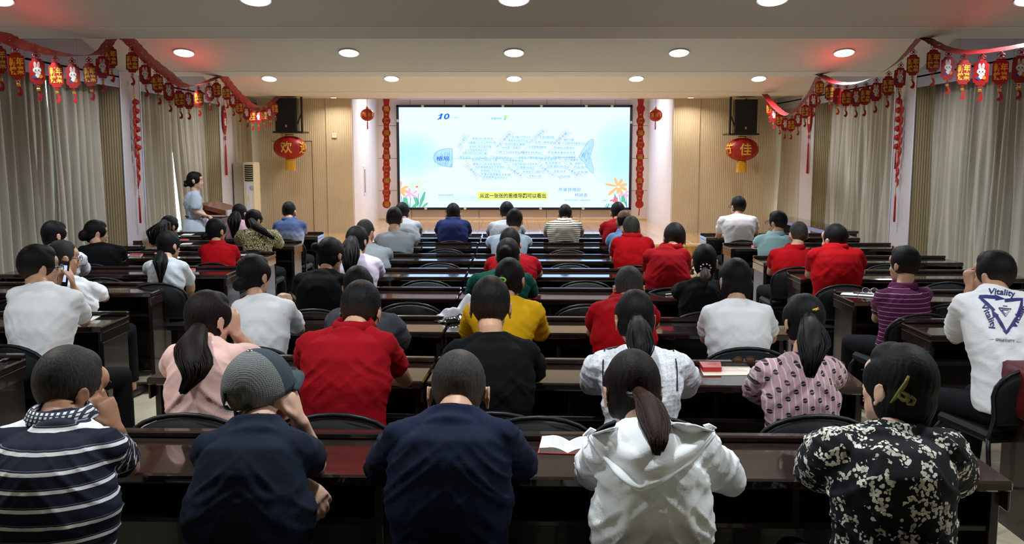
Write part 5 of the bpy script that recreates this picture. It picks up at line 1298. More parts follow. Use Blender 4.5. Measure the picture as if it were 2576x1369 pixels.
mb.tube([onhair(*q, .010) for q in ((2280, 1000), (2284, 1016), (2296, 1018), (2301, 1006), (2292, 998))], .006, 8, closed=True)
mb.build('hair_claw', M_CLIP, p5['root'], True)
mb = MB(); mb.ell(p11['M'] @ Vector((.083, -.010, -.045)), .004); mb.build('earring', M_CHROME, p11['root'], True)
# printed T-shirt
def decal(p, name, polys, mat, Y0, off=.0035):
    mb = MB()
    for pts, fs in polys:
        pts, fs = refine([q[:2] for q in pts], fs, 5.0); mb.add(drape(p, 0, 0, pts, Y0, off), fs)
    return mb.build(name, mat, p['root'])
def ptext(body, cx, cy, w, h, ang, bold=.02, arc=0):
    vs, fs = text_geo(body, bold=bold); ex = vs.max(0)-vs.min(0); a = math.radians(ang); out = []
    for x, y in vs:
        X = x/ex[0]*w; Y = y/ex[1]*h-arc*(X/w)**2*4; out.append((cx+X*math.cos(a)-Y*math.sin(a)*-1*-1 if False else cx+X*math.cos(a)+Y*math.sin(a), cy+X*math.sin(a)-Y*math.cos(a)))
    return (out, fs)
M_PRINT = plain('blue shirt print', srgb(44, 44, 112), .6)
polys = [ptext('Vitality', 2520, 738, 68, 20, 6, .02, 2), ptext('Vitality', 2487, 797, 68, 20, 66, .02, 2), ptext('Vitality', 2565, 795, 68, 20, -62, .02, 2)]
def band(pts, w):
    out = []; n = len(pts)
    for i, (x, y) in enumerate(pts):
        a = pts[max(i-1, 0)]; b = pts[min(i+1, n-1)]; d = Vector((b[0]-a[0], b[1]-a[1])).normalized(); k = w if not hasattr(w, '__len__') else w[i]; out += [(x-d.y*k/2, y+d.x*k/2), (x+d.y*k/2, y-d.x*k/2)]
    return (out, [(2*i, 2*i+1, 2*i+3, 2*i+2) for i in range(n-1)])
polys += [band([(2501, 782), (2483, 765), (2463, 748)], [6, 8, 5]), band([(2463, 748), (2480, 747), (2505, 749)], 8), ([(2502, 742), (2528, 753), (2504, 757)], [(0, 1, 2)]),
          band([(2527, 757), (2548, 755), (2570, 754), (2567, 775), (2560, 792)], 8), ([(2568, 790), (2553, 790), (2557, 803)], [(0, 1, 2)]),
          band([(2556, 800), (2545, 818), (2531, 836), (2520, 818), (2506, 795)], 8), ([(2498, 800), (2512, 793), (2494, 780)], [(0, 1, 2)]), ([(2522, 832), (2540, 832), (2531, 842)], [(0, 1, 2)]),
          band([(2512, 775), (2543, 778), (2529, 797), (2512, 775)], 2.5), band([(2519, 780), (2537, 781), (2529, 791), (2519, 780)], 1.8), band([(2522, 770), (2534, 771)], 1.5)]
decal(r6, 'shirt_print', polys, M_PRINT, 4.4)
polys = [ptext('GREATIVITY', 2528, 856, 48, 6, 5, .02), band([(2490, 853), (2500, 854)], .8), band([(2556, 859), (2566, 860)], .8)]
decal(r6, 'small_print', polys, plain('grey green print', srgb(70, 96, 110), .6), 4.4)
# watch / bracelet
mb = MB(); E_, Wp = p2['arm'][1]; c_ = aty(786, 1112, 2.80)
# ================================================================== THINGS ON THE DESKS
DZ = DT+.001
def dpt(x, y, z=DT): return atz(x, y, z)
def slab(name, corners, h, mat, label, cat, z=DZ, grp=None, parts=None):
    """flat thing whose four base corners lie at the given photo pixels on the desk top"""
    P4 = [dpt(x, y, z) for x, y in corners]; c = sum(P4, Vector())/4; root = empty(name, (c.x, c.y, z), 0, label, cat, grp)
    mb = MB(); vs = [(p.x-c.x, p.y-c.y, 0) for p in P4]+[(p.x-c.x, p.y-c.y, h) for p in P4]
    mb.add(vs, [(3, 2, 1, 0), (4, 5, 6, 7), (0, 1, 5, 4), (1, 2, 6, 5), (2, 3, 7, 6), (3, 0, 4, 7)])
    mb.build(parts or 'body', mat, root); return root, c
def papers(name, corners, label, cat='paper', z=DZ, mat=None, h=.0012): return slab(name, corners, h, mat or M_WHITE, label, cat, z, parts='sheet')
# open book on the nearest desk
c = dpt(1430, 1128); bk = empty('open_book', (c.x, c.y, DZ), -.10, 'open paperback book lying on the nearest desk beside the white jacket', 'book')
for s in (-1, 1):
    mb = MB(); n = 8; vs = []; W_, H_ = .095, .135
    for i in range(n+1):
        u = i/n; x = s*u*W_; z = .022*math.sin(min(u*1.3, 1)*PI*.62)*(1-.25*u)+.004
        for y in (-H_/2, H_/2): vs += [(x, y, z), (x, y, .001)]
    fs = []
    for i in range(n):
        a = 4*i; b = a+4; fs += [(a, b, b+2, a+2), (a+1, a+3, b+3, b+1), (a, a+1, b+1, b), (a+2, b+2, b+3, a+3)]
    fs.append((0, 2, 3, 1)); fs.append((4*n, 4*n+1, 4*n+3, 4*n+2)); mb.add(vs, fs); mb.build('pages', M_WHITE, bk, False)
    mb = MB(); rnd = random.Random(s+3)
    for k in range(9):
        y = .045-.011*k; L = rnd.uniform(.75, 1)
        for i in range(1, n-1):
            u0, u1 = i/n, min((i+1)/n, .9*L)
            if u1 <= u0: continue
            f_ = lambda u: .022*math.sin(min(u*1.3, 1)*PI*.62)*(1-.25*u)+.0046
            mb.add([(s*u0*W_, y, f_(u0)), (s*u1*W_, y, f_(u1)), (s*u1*W_, y+.003, f_(u1)), (s*u0*W_, y+.003, f_(u0))], [(0, 1, 2, 3)])
    mb.build('printed_lines', plain('faint print', (.55, .55, .58, 1), .7), bk)
mb = MB(); mb.box(-.100, .100, -.070, .070, 0, .002); mb.build('cover', M_REDPAPER, bk)
# certificate, red box, sunglasses on the second row
r_, c_ = papers('certificate', [(1770, 945), (1898, 944), (1880, 914), (1756, 914)], 'cream certificate sheet with faint red print under the red box', mat=plain('cream paper', srgb(232, 222, 204), .6))
mb = MB(); mb.box(-.09, .09, -.045, -.040, .0013, .0016); mb.box(-.05, .08, -.02, -.017, .0013, .0016); mb.box(-.03, .06, .0, .003, .0013, .0016); mb.build('printed_lines', plain('faint red print', srgb(200, 120, 100), .7), r_)
r_, c_ = slab('gift_box', [(1768, 936), (1815, 936), (1812, 920), (1758, 920)], .022, plain('red box card', (.42, .02, .018, 1), .35), 'flat red box with a gold swirl standing on the certificate', 'box', z=DZ+.0015)
mb = MB(); mb.tube([(-.02, -.002, .0225), (0, .004, .0225), (.02, -.001, .0225), (.03, .004, .0225)], .0012, 4); mb.build('gold_swirl', M_GOLD, r_)
def spectacles(x, y, label, mats, sc=1.0, rz=.2):
    c = dpt(x, y); r_ = empty('sunglasses', (c.x, c.y, DZ+.002), rz, label, 'glasses'); mb = MB()
    for s in (-1, 1): mb.tube([(s*.032*sc+.026*sc*math.cos(a), 0, .020+.019*math.sin(a)) for a in [i*PI/8 for i in range(16)]], .0022, 6, closed=True); mb.tube([(s*.058*sc, 0, .028), (s*.06*sc, .06, .012), (s*.03*sc, .11, .004)], .002, 6)
    mb.tube([(-.008, 0, .026), (.008, 0, .026)], .002, 6); mb.build('frame', mats[0], r_, True); mb = MB()
    for s in (-1, 1): mb.ell((s*.032*sc, 0, .020), (.024*sc, .0012, .018))
    mb.build('lens', mats[1], r_, True); return r_
spectacles(1872, 920, 'brown tinted sunglasses lying on the certificate', (M_BLACK, plain('brown lens', srgb(110, 76, 50), .1)))
# open notebook, pen and folded glasses (right block)
c = dpt(2160, 742); nb = empty('open_notebook', (c.x, c.y, DZ), -.45, 'open white notebook with a pen on the desk left of the purple polo', 'notebook')
for s in (-1, 1):
    mb = MB(); mb.rbox(min(s*.002, s*.115), max(s*.002, s*.115), -.085, .085, 0, .009, .003); mb.build('pages', M_WHITE, nb)
c = dpt(2172, 744); pn = empty('pen', (c.x, c.y, DZ+.013), -.5, 'black pen lying across the open white notebook', 'pen'); mb = MB(); mb.tube([(-.07, 0, 0), (.05, 0, 0), (.07, 0, 0)], [.0045, .0045, .001], 8); mb.build('barrel', M_BLACK, pn, True)
g = spectacles(2188, 742, 'folded wire glasses on the open white notebook', (M_CHROME, M_LENS), .9, -.4); g.location.z = DZ+.011
# small red and white booklets
def booklet(corners, label, h=.010, mat=None, cat='booklet'):
    r_, c_ = slab('booklet', corners, h*.8, M_WHITE, label, cat, parts='pages'); P4 = [dpt(x, y, DZ) for x, y in corners]; mb = MB()
    for z0 in (h*.8,):
        vs = [(p.x-c_.x, p.y-c_.y, z0) for p in P4]+[(p.x-c_.x, p.y-c_.y, z0+.002) for p in P4]; mb.add(vs, [(3, 2, 1, 0), (4, 5, 6, 7), (0, 1, 5, 4), (1, 2, 6, 5), (2, 3, 7, 6), (3, 0, 4, 7)])
    mb.build('cover', mat or M_REDPAPER, r_); return r_
booklet([(326, 644), (353, 645), (362, 638), (336, 637)], 'red booklet on the desk right of the woman in loose black')
papers('paper_sheet', [(300, 644), (322, 645), (330, 639), (310, 638)], 'small white paper beside the red booklet and the woman in black')
booklet([(474, 683), (490, 683), (492, 678), (478, 678)], 'red booklet peeking out right of the light grey tee')
booklet([(213, 677), (228, 676), (232, 671), (216, 671)], 'red booklet right of the spotted lace sleeve')
papers('paper_sheet', [(222, 812), (250, 797), (255, 794), (236, 793)], 'white sheet under the elbow of the man holding the phone')
papers('paper_sheet', [(163, 806), (205, 809), (212, 802), (170, 800)], 'white sheet half hidden by the phone holder sleeve')
papers('paper_sheet', [(600, 643), (620, 643), (633, 636), (612, 635)], 'white sheet on the left block desk behind the leopard blouse')
papers('paper_sheet', [(455, 592), (480, 592), (494, 587), (468, 586)], 'white sheet near the standing speaker on the front left desk')
r_, c_ = slab('phone', [(464, 587), (480, 588), (486, 585), (470, 584)], .008, M_BLACK, 'black phone on the sheet in front of the standing speaker', 'phone', z=DZ+.0015)
booklet([(446, 588), (458, 588), (462, 584), (450, 584)], 'red booklet left of the black phone on the front left desk')
r_, c_ = slab('gift_box', [(452, 611), (474, 611), (476, 605), (454, 605)], .018, M_REDPAPER, 'small red box on the desk beside the long-haired woman', 'box')
papers('paper_sheet', [(450, 616), (480, 615), (486, 611), (460, 612)], 'white sheet below the small red box on the left block desk')
booklet([(1890, 625), (1903, 627), (1905, 621), (1890, 618)], 'red booklet left of the light teal polo')
booklet([(1905, 597), (1918, 598), (1920, 594), (1906, 593)], 'red and white booklet right of the man in the white polo', .012)
booklet([(1912, 595), (1926, 596), (1928, 592), (1914, 592)], 'blue folder right of the white polo man', .016, plain('blue folder', srgb(60, 60, 170), .4), 'folder')
papers('paper_sheet', [(1933, 650), (1946, 651), (1947, 646), (1935, 645)], 'cream sheet left of the smaller red polo man', mat=plain('cream sheet', srgb(226, 214, 180), .6))
booklet([(1534, 648), (1546, 650), (1549, 645), (1537, 642)], 'tiny red and white booklet left of the sixth-row red polo')
booklet([(2408, 832), (2440, 838), (2446, 822), (2416, 818)], 'red booklet under the forearm of the printed tee man')
c = dpt(1692, 742); pn = empty('pen', (c.x, c.y, DZ+.006), .5, 'white pen on the fourth row desk left of the pearl ornament', 'pen'); mb = MB(); mb.tube([(-.06, 0, 0), (.05, 0, 0), (.065, 0, 0)], [.005, .005, .001], 8); mb.build('barrel', M_WHITEP, pn, True)
c = dpt(1128, 808)
# silver and black jacket in a heap
def heap(name, pts, label, cat, mats, z0=DZ):
    P_ = [dpt(x, y, z0) for x, y in pts]
c0 = dpt(1093, 812); c1 = dpt(1192, 800); jk = empty('folded_jacket', ((c0.x+c1.x)/2, (c0.y+c1.y)/2, DZ), 0, 'crumpled silver jacket with black lining heaped on the third row desk', 'jacket')
L_ = (c1-c0).length
for part, mat, yo, amp_, zb, seed in (('outer_fabric', plain('silver fabric', srgb(206, 210, 218), .45, 0), .03, .032, .13, 1), ('lining', plain('black shiny lining', (.010, .010, .012, 1), .2), -.05, .014, .035, 2)):
    mb = MB(); nx, ny = 40, 14; vs = []; fs = []; rnd = random.Random(seed)
    for j in range(ny+1):
        v = j/ny
        for i in range(nx+1):
            u = i/nx; x = (u-.5)*L_*(1.02-.1*seed); y = yo+(v-.5)*.17*(.5+.5*u)+.02*math.sin(u*9+seed)
            h = (zb*min(1, u*2.2)*(math.sin(v*PI)**.6)*(.75+.25*math.sin(u*7+seed*2)))+amp_*math.sin(u*13+v*5+seed)*math.sin(v*PI)*min(1, u*3)*.6+.0035*math.sin(u*34+v*9)
            vs.append((x, y, max(.003, h+.004)))
    for j in range(ny):
        for i in range(nx): a = j*(nx+1)+i; fs.append((a, a+1, a+nx+2, a+nx+1))
    mb.add(vs, fs); o = mb.build(part, mat, jk, True); o.modifiers.new('s', 'SOLIDIFY').thickness = .003
# keys with strap, nearest left desk
c = dpt(8, 910); kk = empty('key_strap', (c.x, c.y, DZ), 0, 'leather key strap with a metal clasp on the nearest left desk', 'keys')
mb = MB(); mb.rbox(-.012, .012, 0, .05, .004, .010, .002); mb.build('strap', plain('slate leather', srgb(70, 76, 84), .4), kk); mb = MB()
for i in range(4): mb.tube([(-.01-.012*i+.010*math.cos(a), -.008-.004*i+.008*math.sin(a), .006) for a in [k*PI/6 for k in range(12)]], .002, 6, closed=True)
mb.build('chain', M_CHROME, kk, True)
# phone held up by the photographing man
ph = empty('phone', aty(157, 688, 5.42), 0, 'black phone held upright showing the bright screen slide', 'phone'); ph.rotation_euler = (-.05, .14, 0)
mb = MB(); mb.rbox(-.036, .036, -.004, .004, -.074, .074, .003); mb.build('case', M_BLACK, ph)
mb = MB(); mb.box(-.028, .004, -.0048, -.0042, -.045, .048); mb.build('dark_display', emit('phone dark', (.02, .03, .12, 1), .8), ph)
mb = MB(); mb.box(.004, .026, -.0048, -.0042, -.048, .050); mb.build('lit_display', emit('phone lit', (.62, .72, 1, 1), .9), ph)
mb = MB(); mb.box(-.026, .002, -.0054, -.005, .024, .040); mb.build('yellow_band', emit('phone yellow', (.75, .72, .35, 1), .6), ph)
# red cloth over the nearest right desk
mb = MB(); vs = []; fs = []; y0_, y1_ = 3.97, 4.37; nx = 14; ny = 14
xe = 3.25-.93
prof_ = [(xe-.012-.004*math.sin(i), .57+.215*i/6) for i in range(7)]+[(xe+.01+.05*i, .795 if i < 1 else .795) for i in range(9)]
for j in range(ny+1):
    y = y0_+(y1_-y0_)*j/ny
    for i, (x, z) in enumerate(prof_): vs.append((x-(.010*abs(math.sin(j*1.1+i*.5)) if i < 6 else 0), y, z+(.006*math.sin(j*.9) if i in (0,) else .003*math.sin(j*1.3+i*.8)*(1 if i > 7 else 0))))
m = len(prof_)
for j in range(ny):
    for i in range(m-1): fs.append((j*m+i, j*m+i+1, (j+1)*m+i+1, (j+1)*m+i))
mb.add(vs, fs); o = tag(mb.build('red_cloth', M_REDDK, None, True), 'dark red cloth draped over the end of the nearest right desk', 'cloth'); o.modifiers.new('s', 'SOLIDIFY').thickness = .003

# ================================================================== LECTERN, MICROPHONE, AIR CONDITIONER
t = wood_mat('lectern wood', srgb(96, 48, 22), srgb(140, 78, 38), .3, .3, 3, (1, 10, 10))
M_LEC = t; M_LECL = plain('lilac lit edge board', srgb(196, 176, 180), .4)  # lilac light falling on the lip and side boards is put into their colour
lc = empty('lectern', (-3.98, 12.6, 0), -.10, 'brown wooden lectern with a sloping top beside the standing speaker', 'lectern')
mb = MB(); mb.prism([(-.14, 0), (.12, 0), (.12, .92), (-.14, 1.04)], -.20, .20, 'y'); mb.build('body', M_LEC, lc)
mb = MB(); mb.add([(-.16, -.30, 1.06), (.24, -.30, .96), (.24, .30, .96), (-.16, .30, 1.06), (-.16, -.30, 1.12), (.24, -.30, 1.02), (.24, .30, 1.02), (-.16, .30, 1.12)], [(0, 3, 2, 1), (4, 5, 6, 7), (0, 1, 5, 4), (1, 2, 6, 5), (2, 3, 7, 6), (3, 0, 4, 7)]); mb.build('sloping_top', M_LEC, lc)
mb = MB(); mb.rbox(.225, .25, -.31, .31, .95, 1.03, .004); mb.build('front_lip', M_LECL, lc)
mb = MB(); mb.rbox(-.02, .22, -.31, -.295, .945, .965, .003); mb.rbox(-.0, .11, -.21, -.198, .55, .9, .003); mb.build('side_trim', M_LECL, lc)
mi = empty('microphone', (-4.12, 12.16, 0), 0, 'black foam microphone standing by the hands of the speaker', 'microphone')
pz = 1.02
mb = MB(); mb.ell((0, 0, pz), (.032, .032, .045)); mb.build('foam_ball', M_BLACKFAB, mi, True); mb = MB(); mb.tube([(0, 0, pz-.03), (0, .01, .92), (.02, .03, .75)], [.016, .014, .012], 10); mb.build('handle', M_BLACK, mi, True)
a_ = aty(583, 408, 16.45); b_2 = aty(613, 408, 16.2)
ac = empty('air_conditioner', (-4.66, 16.25, 0), 0, 'tall floor standing air conditioner beside the left front curtain', 'air conditioner')
mb = MB(); mb.rbox(-.20, .02, -.02, .30, .02, 1.62, .015); mb.build('cabinet', M_GREYP, ac)
mb = MB(); mb.rbox(-.01, .19, -.075, .28, .02, 1.625, .015); mb.build('front_cover', M_CREAM, ac)
mb = MB(); mb.rbox(.02, .165, -.083, -.07, 1.30, 1.58, .006); mb.build('outlet_recess', M_BLACK, ac)
for k in range(7):
    mb = MB(); z = 1.325+.037*k; mb.tube([(.02, -.088, z+.012), (.06, -.094, z+.004), (.11, -.096, z), (.163, -.090, z+.006)], .005, 6); mb.build('louvre', M_CREAM, ac, True)
mb = MB(); mb.rbox(.035, .125, -.082, -.074, .78, 1.27, .003); mb.build('energy_label', plain('pale label', srgb(206, 208, 226), .5), ac)
mb = MB(); mb.box(.065, .09, -.085, -.082, .95, 1.05); mb.build('yellow_sticker', plain('yellow sticker', srgb(220, 200, 110), .5), ac)
mb = MB(); mb.lathe([(.036, 0), (.036, .006), (.02, .010)], (0, 0, 0), 20, Matrix.Translation((.135, -.082, 1.19)) @ Matrix.Rotation(PI/2, 4, 'X')); mb.build('round_badge', plain('blue grey badge', srgb(140, 170, 196), .3), ac)

# ================================================================== LOUDSPEAKERS AND WALL PLATES
def loud(px, py0, py1, w, side, label, lab2):
    c = aty(px, py1, 17.45); top_ = aty(px, py0, 17.45); h = top_.z-c.z
    br_ = empty('speaker_bracket', (c.x, 17.5, c.z), 0, lab2, 'bracket'); mb = MB(); sg = 1 if side == 'left' else -1
    mb.rbox(-.26, .30, -.26, .24, -.03, 0, .004) if sg > 0 else mb.rbox(-.30, .26, -.26, .24, -.03, 0, .004); mb.build('shelf', M_BLACK, br_)
    for x in (.27*sg, -.17*sg):
        mb = MB(); mb.rbox(x-.018, x+.018, .43, .47, -.02, 2.84-c.z, .003) if abs(x) < .2 else mb.rbox(x-.018, x+.018, -.22, -.18, -.02, 2.80-c.z, .003); mb.build('post', M_BLACK, br_)
    mb = MB(); mb.tube([(.14*sg, -.2, 0), (.262*sg, -.2, .33)], .012, 6); mb.build('brace', M_BLACK, br_)
    s_ = empty('loudspeaker', (c.x, 17.45, c.z), 0, label, 'loudspeaker')
    mb = MB(); mb.add([(-w, -.22, 0), (w, -.22, 0), (w*.7, .2, 0), (-w*.7, .2, 0), (-w, -.22, h), (w, -.22, h), (w*.7, .2, h), (-w*.7, .2, h)], [(0, 3, 2, 1), (4, 5, 6, 7), (0, 1, 5, 4), (1, 2, 6, 5), (2, 3, 7, 6), (3, 0, 4, 7)]); mb.build('cabinet', M_BLACK, s_)
    mb = MB(); mb.rbox(-w+.012, w-.012, -.235, -.215, .02, h-.015, .006); mb.build('grille', plain('grille cloth', (.005, .006, .008, 1), .8, bump=.4, bscale=900), s_)
    mb = MB(); mb.rbox(-.02, .02, -.24, -.235, .07, .12, .002); mb.build('badge', plain('badge red', srgb(176, 52, 56), .4), s_)
    mb = MB(); put_text(mb, 'R', (0, -.2405, .095), (1, 0, 0), (0, 0, 1), .03); mb.build('badge_letter', M_WHITE, s_)
loud(728, 248, 331, .20, 'left', 'black wall loudspeaker in the left front corner, above the left lantern', 'black steel bracket carrying the left loudspeaker')
loud(1868, 252, 336, .205, 'right', 'black wall loudspeaker on the right, above the right lantern', 'black steel bracket carrying the right loudspeaker')
def plate(px, py, Y, w, h, label, dots=True):
    p = aty(px, py, Y); r_ = empty('socket_plate', (p.x, Y, p.z), 0, label, 'socket'); mb = MB(); mb.rbox(-w, w, -.010, 0, -h, h, .003); mb.build('plate', M_WHITEP, r_)
    mb = MB(); mb.box(-.015, -.008, -.0112, -.010, .012, .024); mb.box(.008, .015, -.0112, -.010, .012, .024); mb.build('holes', M_BLACK, r_)
plate(841, 341, YF-.04, .045, .045, 'white square socket plate on the ribbed panel left of the stage')
def rplate(px, py, X, w, h, label):
    p = atx(px, py, X); r_ = empty('wall_plate', p, 0, label, 'wall plate'); return r_
p = atx(918, 455, -3.08); r_ = empty('wall_slot', p, 0, 'recessed vertical slot plate on the left stage side wall', 'wall plate')
mb = MB(); mb.rbox(0, .008, -.17, .17, -.30, .30, .002); mb.build('plate', plain('plate white', srgb(206, 204, 214), .5), r_); mb = MB(); mb.box(.008, .010, -.08, -.02, -.24, .24); mb.box(.008, .010, .05, .08, -.24, .24); mb.build('slot', M_BLACK, r_); mb = MB(); mb.rbox(.008, .014, -.02, .05, -.24, .24, .002); mb.build('slot_cover', M_CREAM, r_)
p = atx(945, 520, -3.08); r_ = empty('light_switch', p, 0, 'small white switch low on the left stage side wall', 'switch'); mb = MB(); mb.rbox(0, .010, -.06, .06, -.045, .045, .002); mb.build('plate', M_WHITEP, r_)
mb = MB(); mb.rbox(.010, .014, -.03, .03, -.02, .02, .001); mb.build('rocker', M_WHITE, r_)

# ================================================================== LANTERNS AND NEW YEAR DECORATIONS
def big_lantern(px, py, Y, ch, side_ch, label):
    p = aty(px, py, Y); R = .295; Hh = .205; r_ = empty('palace_lantern', p, 0, label, 'lantern', 'large red palace lanterns')
    n = 48; prof_ = [(.09, -Hh)]+[(R*math.sin(a)**.85, -Hh*math.cos(a)) for a in [.33+i*(PI-.66)/16 for i in range(17)]]+[(.09, Hh)]
    mb = MB(); vs = []; K = len(prof_)
    for (r, z) in prof_:
        for i in range(n): a = 2*PI*i/n; rr = r*(1-.012*abs(math.cos(a*6))); vs.append((rr*math.cos(a), rr*math.sin(a), z))
    mb.add(vs, [(k*n+i, k*n+(i+1) % n, (k+1)*n+(i+1) % n, (k+1)*n+i) for k in range(K-1) for i in range(n)]); mb.build('shade', M_RED, r_, True)
    mb = MB()
    for q in range(12):
        a = 2*PI*q/12+PI/12
        mb.tube([(r*1.0*math.cos(a), r*1.0*math.sin(a), z) for r, z in prof_], .0018, 5)
    mb.build('rib', plain('lantern wire', (.75, .12, .05, 1), .3), r_)
    mb = MB(); mb.lathe([(.072, Hh-.01), (.078, Hh), (.072, Hh+.035), (.06, Hh+.038)], n=28); mb.build('top_cap', M_GOLD, r_, True)
    mb = MB(); mb.lathe([(.06, -Hh-.035), (.075, -Hh-.03), (.075, -Hh+.005)], n=28); mb.build('bottom_cap', M_GOLD, r_, True)
    mb = MB()
    for i in range(44): a = 2*PI*i/44; mb.tube([(.080*math.cos(a), .080*math.sin(a), -Hh-.03), (.088*math.cos(a+.02), .088*math.sin(a), -Hh-.215)], .006, 4)
    o = mb.build('fringe', M_YEL, r_); 
    mb = MB(); mb.tube([(0, 0, Hh+.03), (0, 0, Hh+.10)], .003, 6); mb.build('hanging_cord', M_REDPAPER, r_)
    def wrap(az):
        def fn(p_):
            x, z = p_.x, p_.z; a = az+x/R; c_ = max(-.95, min(.95, z/Hh)); rr = R*(1-c_*c_)**.425+.008; return Vector((rr*math.sin(a), -rr*math.cos(a), z))
        return fn
    for az, s_ in ((0, ch), (1.25, side_ch), (-1.25, side_ch)):
        mb = MB(); put_text(mb, s_, (0, 0, 0), (1, 0, 0), (0, 0, 1), height=.22, width=.22, bold=.015, fn=wrap(az)); mb.build('gold_character', M_GOLDP, r_)
big_lantern(729, 371, 17.35, '欢', '迎', 'big red oval lantern with the gold sign 欢 below the left loudspeaker')
big_lantern(1867, 376, 17.35, '佳', '节', 'big red oval lantern with the gold sign 佳 below the right loudspeaker')
def small_lantern(px, py, Y, label, rz):
    p = aty(px, py, Y); R = .115; r_ = empty('fu_lantern', p, rz, label, 'lantern', 'small scalloped lanterns by the stage')
    nl = 10
    for q in range(nl):
        a = 2*PI*q/nl; mb = MB(); vs = []; n = 14
        for i in range(n+1):
            th = -PI/2+PI*i/n; rr = R*math.cos(th)*(1+.07*abs(math.sin(th*6))); vs += [(rr*math.cos(a-.31), rr*math.sin(a-.31), R*.98*math.sin(th)), (rr*1.09*math.cos(a), rr*1.09*math.sin(a), R*math.sin(th)), (rr*math.cos(a+.31), rr*math.sin(a+.31), R*.98*math.sin(th))]
        mb.add(vs, [f for i in range(n) for f in ((3*i, 3*i+1, 3*i+4, 3*i+3), (3*i+1, 3*i+2, 3*i+5, 3*i+4))]); mb.build('lobe', M_RED, r_, True)
        mb = MB(); put_text(mb, '福', (math.cos(a)*R*1.10, math.sin(a)*R*1.10, 0), (-math.sin(a), math.cos(a), 0), (0, 0, 1), height=.075, width=.05, bold=.02); mb.build('gold_character', M_GOLD, r_)
    mb = MB(); mb.lathe([(.02, .0), (.028, .01), (.02, .028), (.012, .045), (.004, .05)], (0, 0, R), 16); mb.build('gold_bead', M_GOLD, r_, True)
    mb = MB(); mb.tube([(0, 0, R+.04), (0, 0, 2.80-p.z)], .003, 6); mb.build('hanging_cord', M_REDPAPER, r_)
    mb = MB(); mb.tube([(0, 0, -R), (0, 0, -R-.02), (0, 0, -R-.15)], [.006, .010, .012], 10); mb.build('tassel', M_REDPAPER, r_, True)
small_lantern(924, 289, 17.75, 'small round red 福 lantern hanging left of the screen', .1)
small_lantern(1649, 290, 17.75, 'small round red 福 lantern hanging right of the screen', .35)
# vertical banners with nine medallions
def banner(px0, px1, chars, label, sg):
    top_ = aty(px0, 247, YF-.02); bot = aty(px1, 520, YF-.02); r_ = empty('fu_banner', (top_.x, YF-.03, top_.z+.02), 0, label, 'banner', 'vertical red paper banners flanking the screen')
    Lz = top_.z-bot.z+.02; dx = bot.x-top_.x; mb = MB(); n = 54; vs = []
    for i in range(n+1):
        v = i/n; w = .056+.006*math.sin(v*n*1.2); vs += [(dx*v-w, .006*math.sin(v*20), -Lz*v), (dx*v+w, .006*math.sin(v*20), -Lz*v)]
    mb.add(vs, [(2*i, 2*i+1, 2*i+3, 2*i+2) for i in range(n)]); o = mb.build('ribbon', M_REDPAPER, r_); o.modifiers.new('s', 'SOLIDIFY').thickness = .002
    for k in range(9):
        v = (.105+.109*k); z = -Lz*v; x = dx*v
        mb = MB(); mb.lathe([(.078, -.003), (.080, 0), (.078, .003)], (0, 0, 0), 28, Matrix.Translation((x, -.012, z)) @ Matrix.Rotation(PI/2, 4, 'X')); md = mb.build('medallion', M_RED, r_)
        ch = chars[k]
        if ch: mb = MB(); put_text(mb, ch, (x, -.018, z), (1, 0, 0), (0, 0, 1), height=.10, width=.10, bold=.025); mb.build('gold_character', M_GOLD, md)
        if k < 8: mb = MB(); zz = -Lz*(v+.053); mb.rbox(dx*v-.018, dx*v+.014, -.013, -.008, zz-.012, zz+.012, .002); mb.build('gold_square', M_GOLD, r_)
    if sg > 0: mb = MB(); mb.tube([(dx, -.01, -Lz*1.0), (dx, -.01, -Lz-.06), (dx-.01, -.01, -Lz-.17)], [.006, .012, .010], 8); mb.build('tassel', M_REDPAPER, r_, True)
banner(972, 973, ['福', '满', '福', '满', '福', '满', '福', '满', '福'], 'vertical red banner with gold 福 medallions left of the screen', -1)
banner(1612, 1608, ['', '满', '福', '满', '福', '满', '吉', '满', ''], 'vertical red banner with gold medallions right of the screen', 1)

# pendants on the second pillars: fish shaped plaques
def fish(px, py, X, label, sg):
    p = atx(px, py, X); r_ = empty('fish_pendant', p, 0, label, 'pendant', 'fish shaped pendants on the far pillars')
    prof_ = [(0, .245), (.05, .22), (.115, .10), (.12, 0), (.095, -.12), (.03, -.22), (0, -.245), (-.03, -.22), (-.095, -.12), (-.12, 0), (-.115, .10), (-.05, .22)]
    mb = MB(); mb.prism([(a*.8, b) for a, b in prof_], -.008*1, .008, 'x'); o = mb.build('plaque', M_RED, r_)
    mb = MB(); n_ = -sg*.0095*-1
    f_ = .0095*sg; put_text(mb, '福', (f_, 0, -.03), (0, -1*sg*-1 if False else (-1 if sg < 0 else 1), 0), (0, 0, 1), height=.13, width=.11, bold=.02); put_text(mb, '连年有余', (f_, 0, .14), (0, -1 if sg < 0 else 1, 0), (0, 0, 1), height=.035, width=.09); mb.build('white_character', M_WHITE, r_)
    mb = MB(); mb.tube([(0, 0, .24), (0, 0, .40)], .004, 6); mb.build('hanging_cord', M_REDPAPER, r_)
    mb = MB(); mb.ell((0, 0, -.30), (.014, .03, .045)); mb.build('bead', M_RED, r_, True)
    mb = MB(); mb.tube([(0, 0, -.345), (0, 0, -.40)], .005, 6); mb.tube([(0, 0, -.40), (0, 0, -.43), (0, 0, -.92)], [.006, .014, .020], 10); mb.build('tassel', M_REDPAPER, r_, True)
fish(565, 302, XL+.03, 'red fish shaped pendant on the left far pillar above the air conditioner', 1)
fish(2036, 298, XR-.03, 'red fish shaped pendant on the right far pillar behind the garland end', -1)
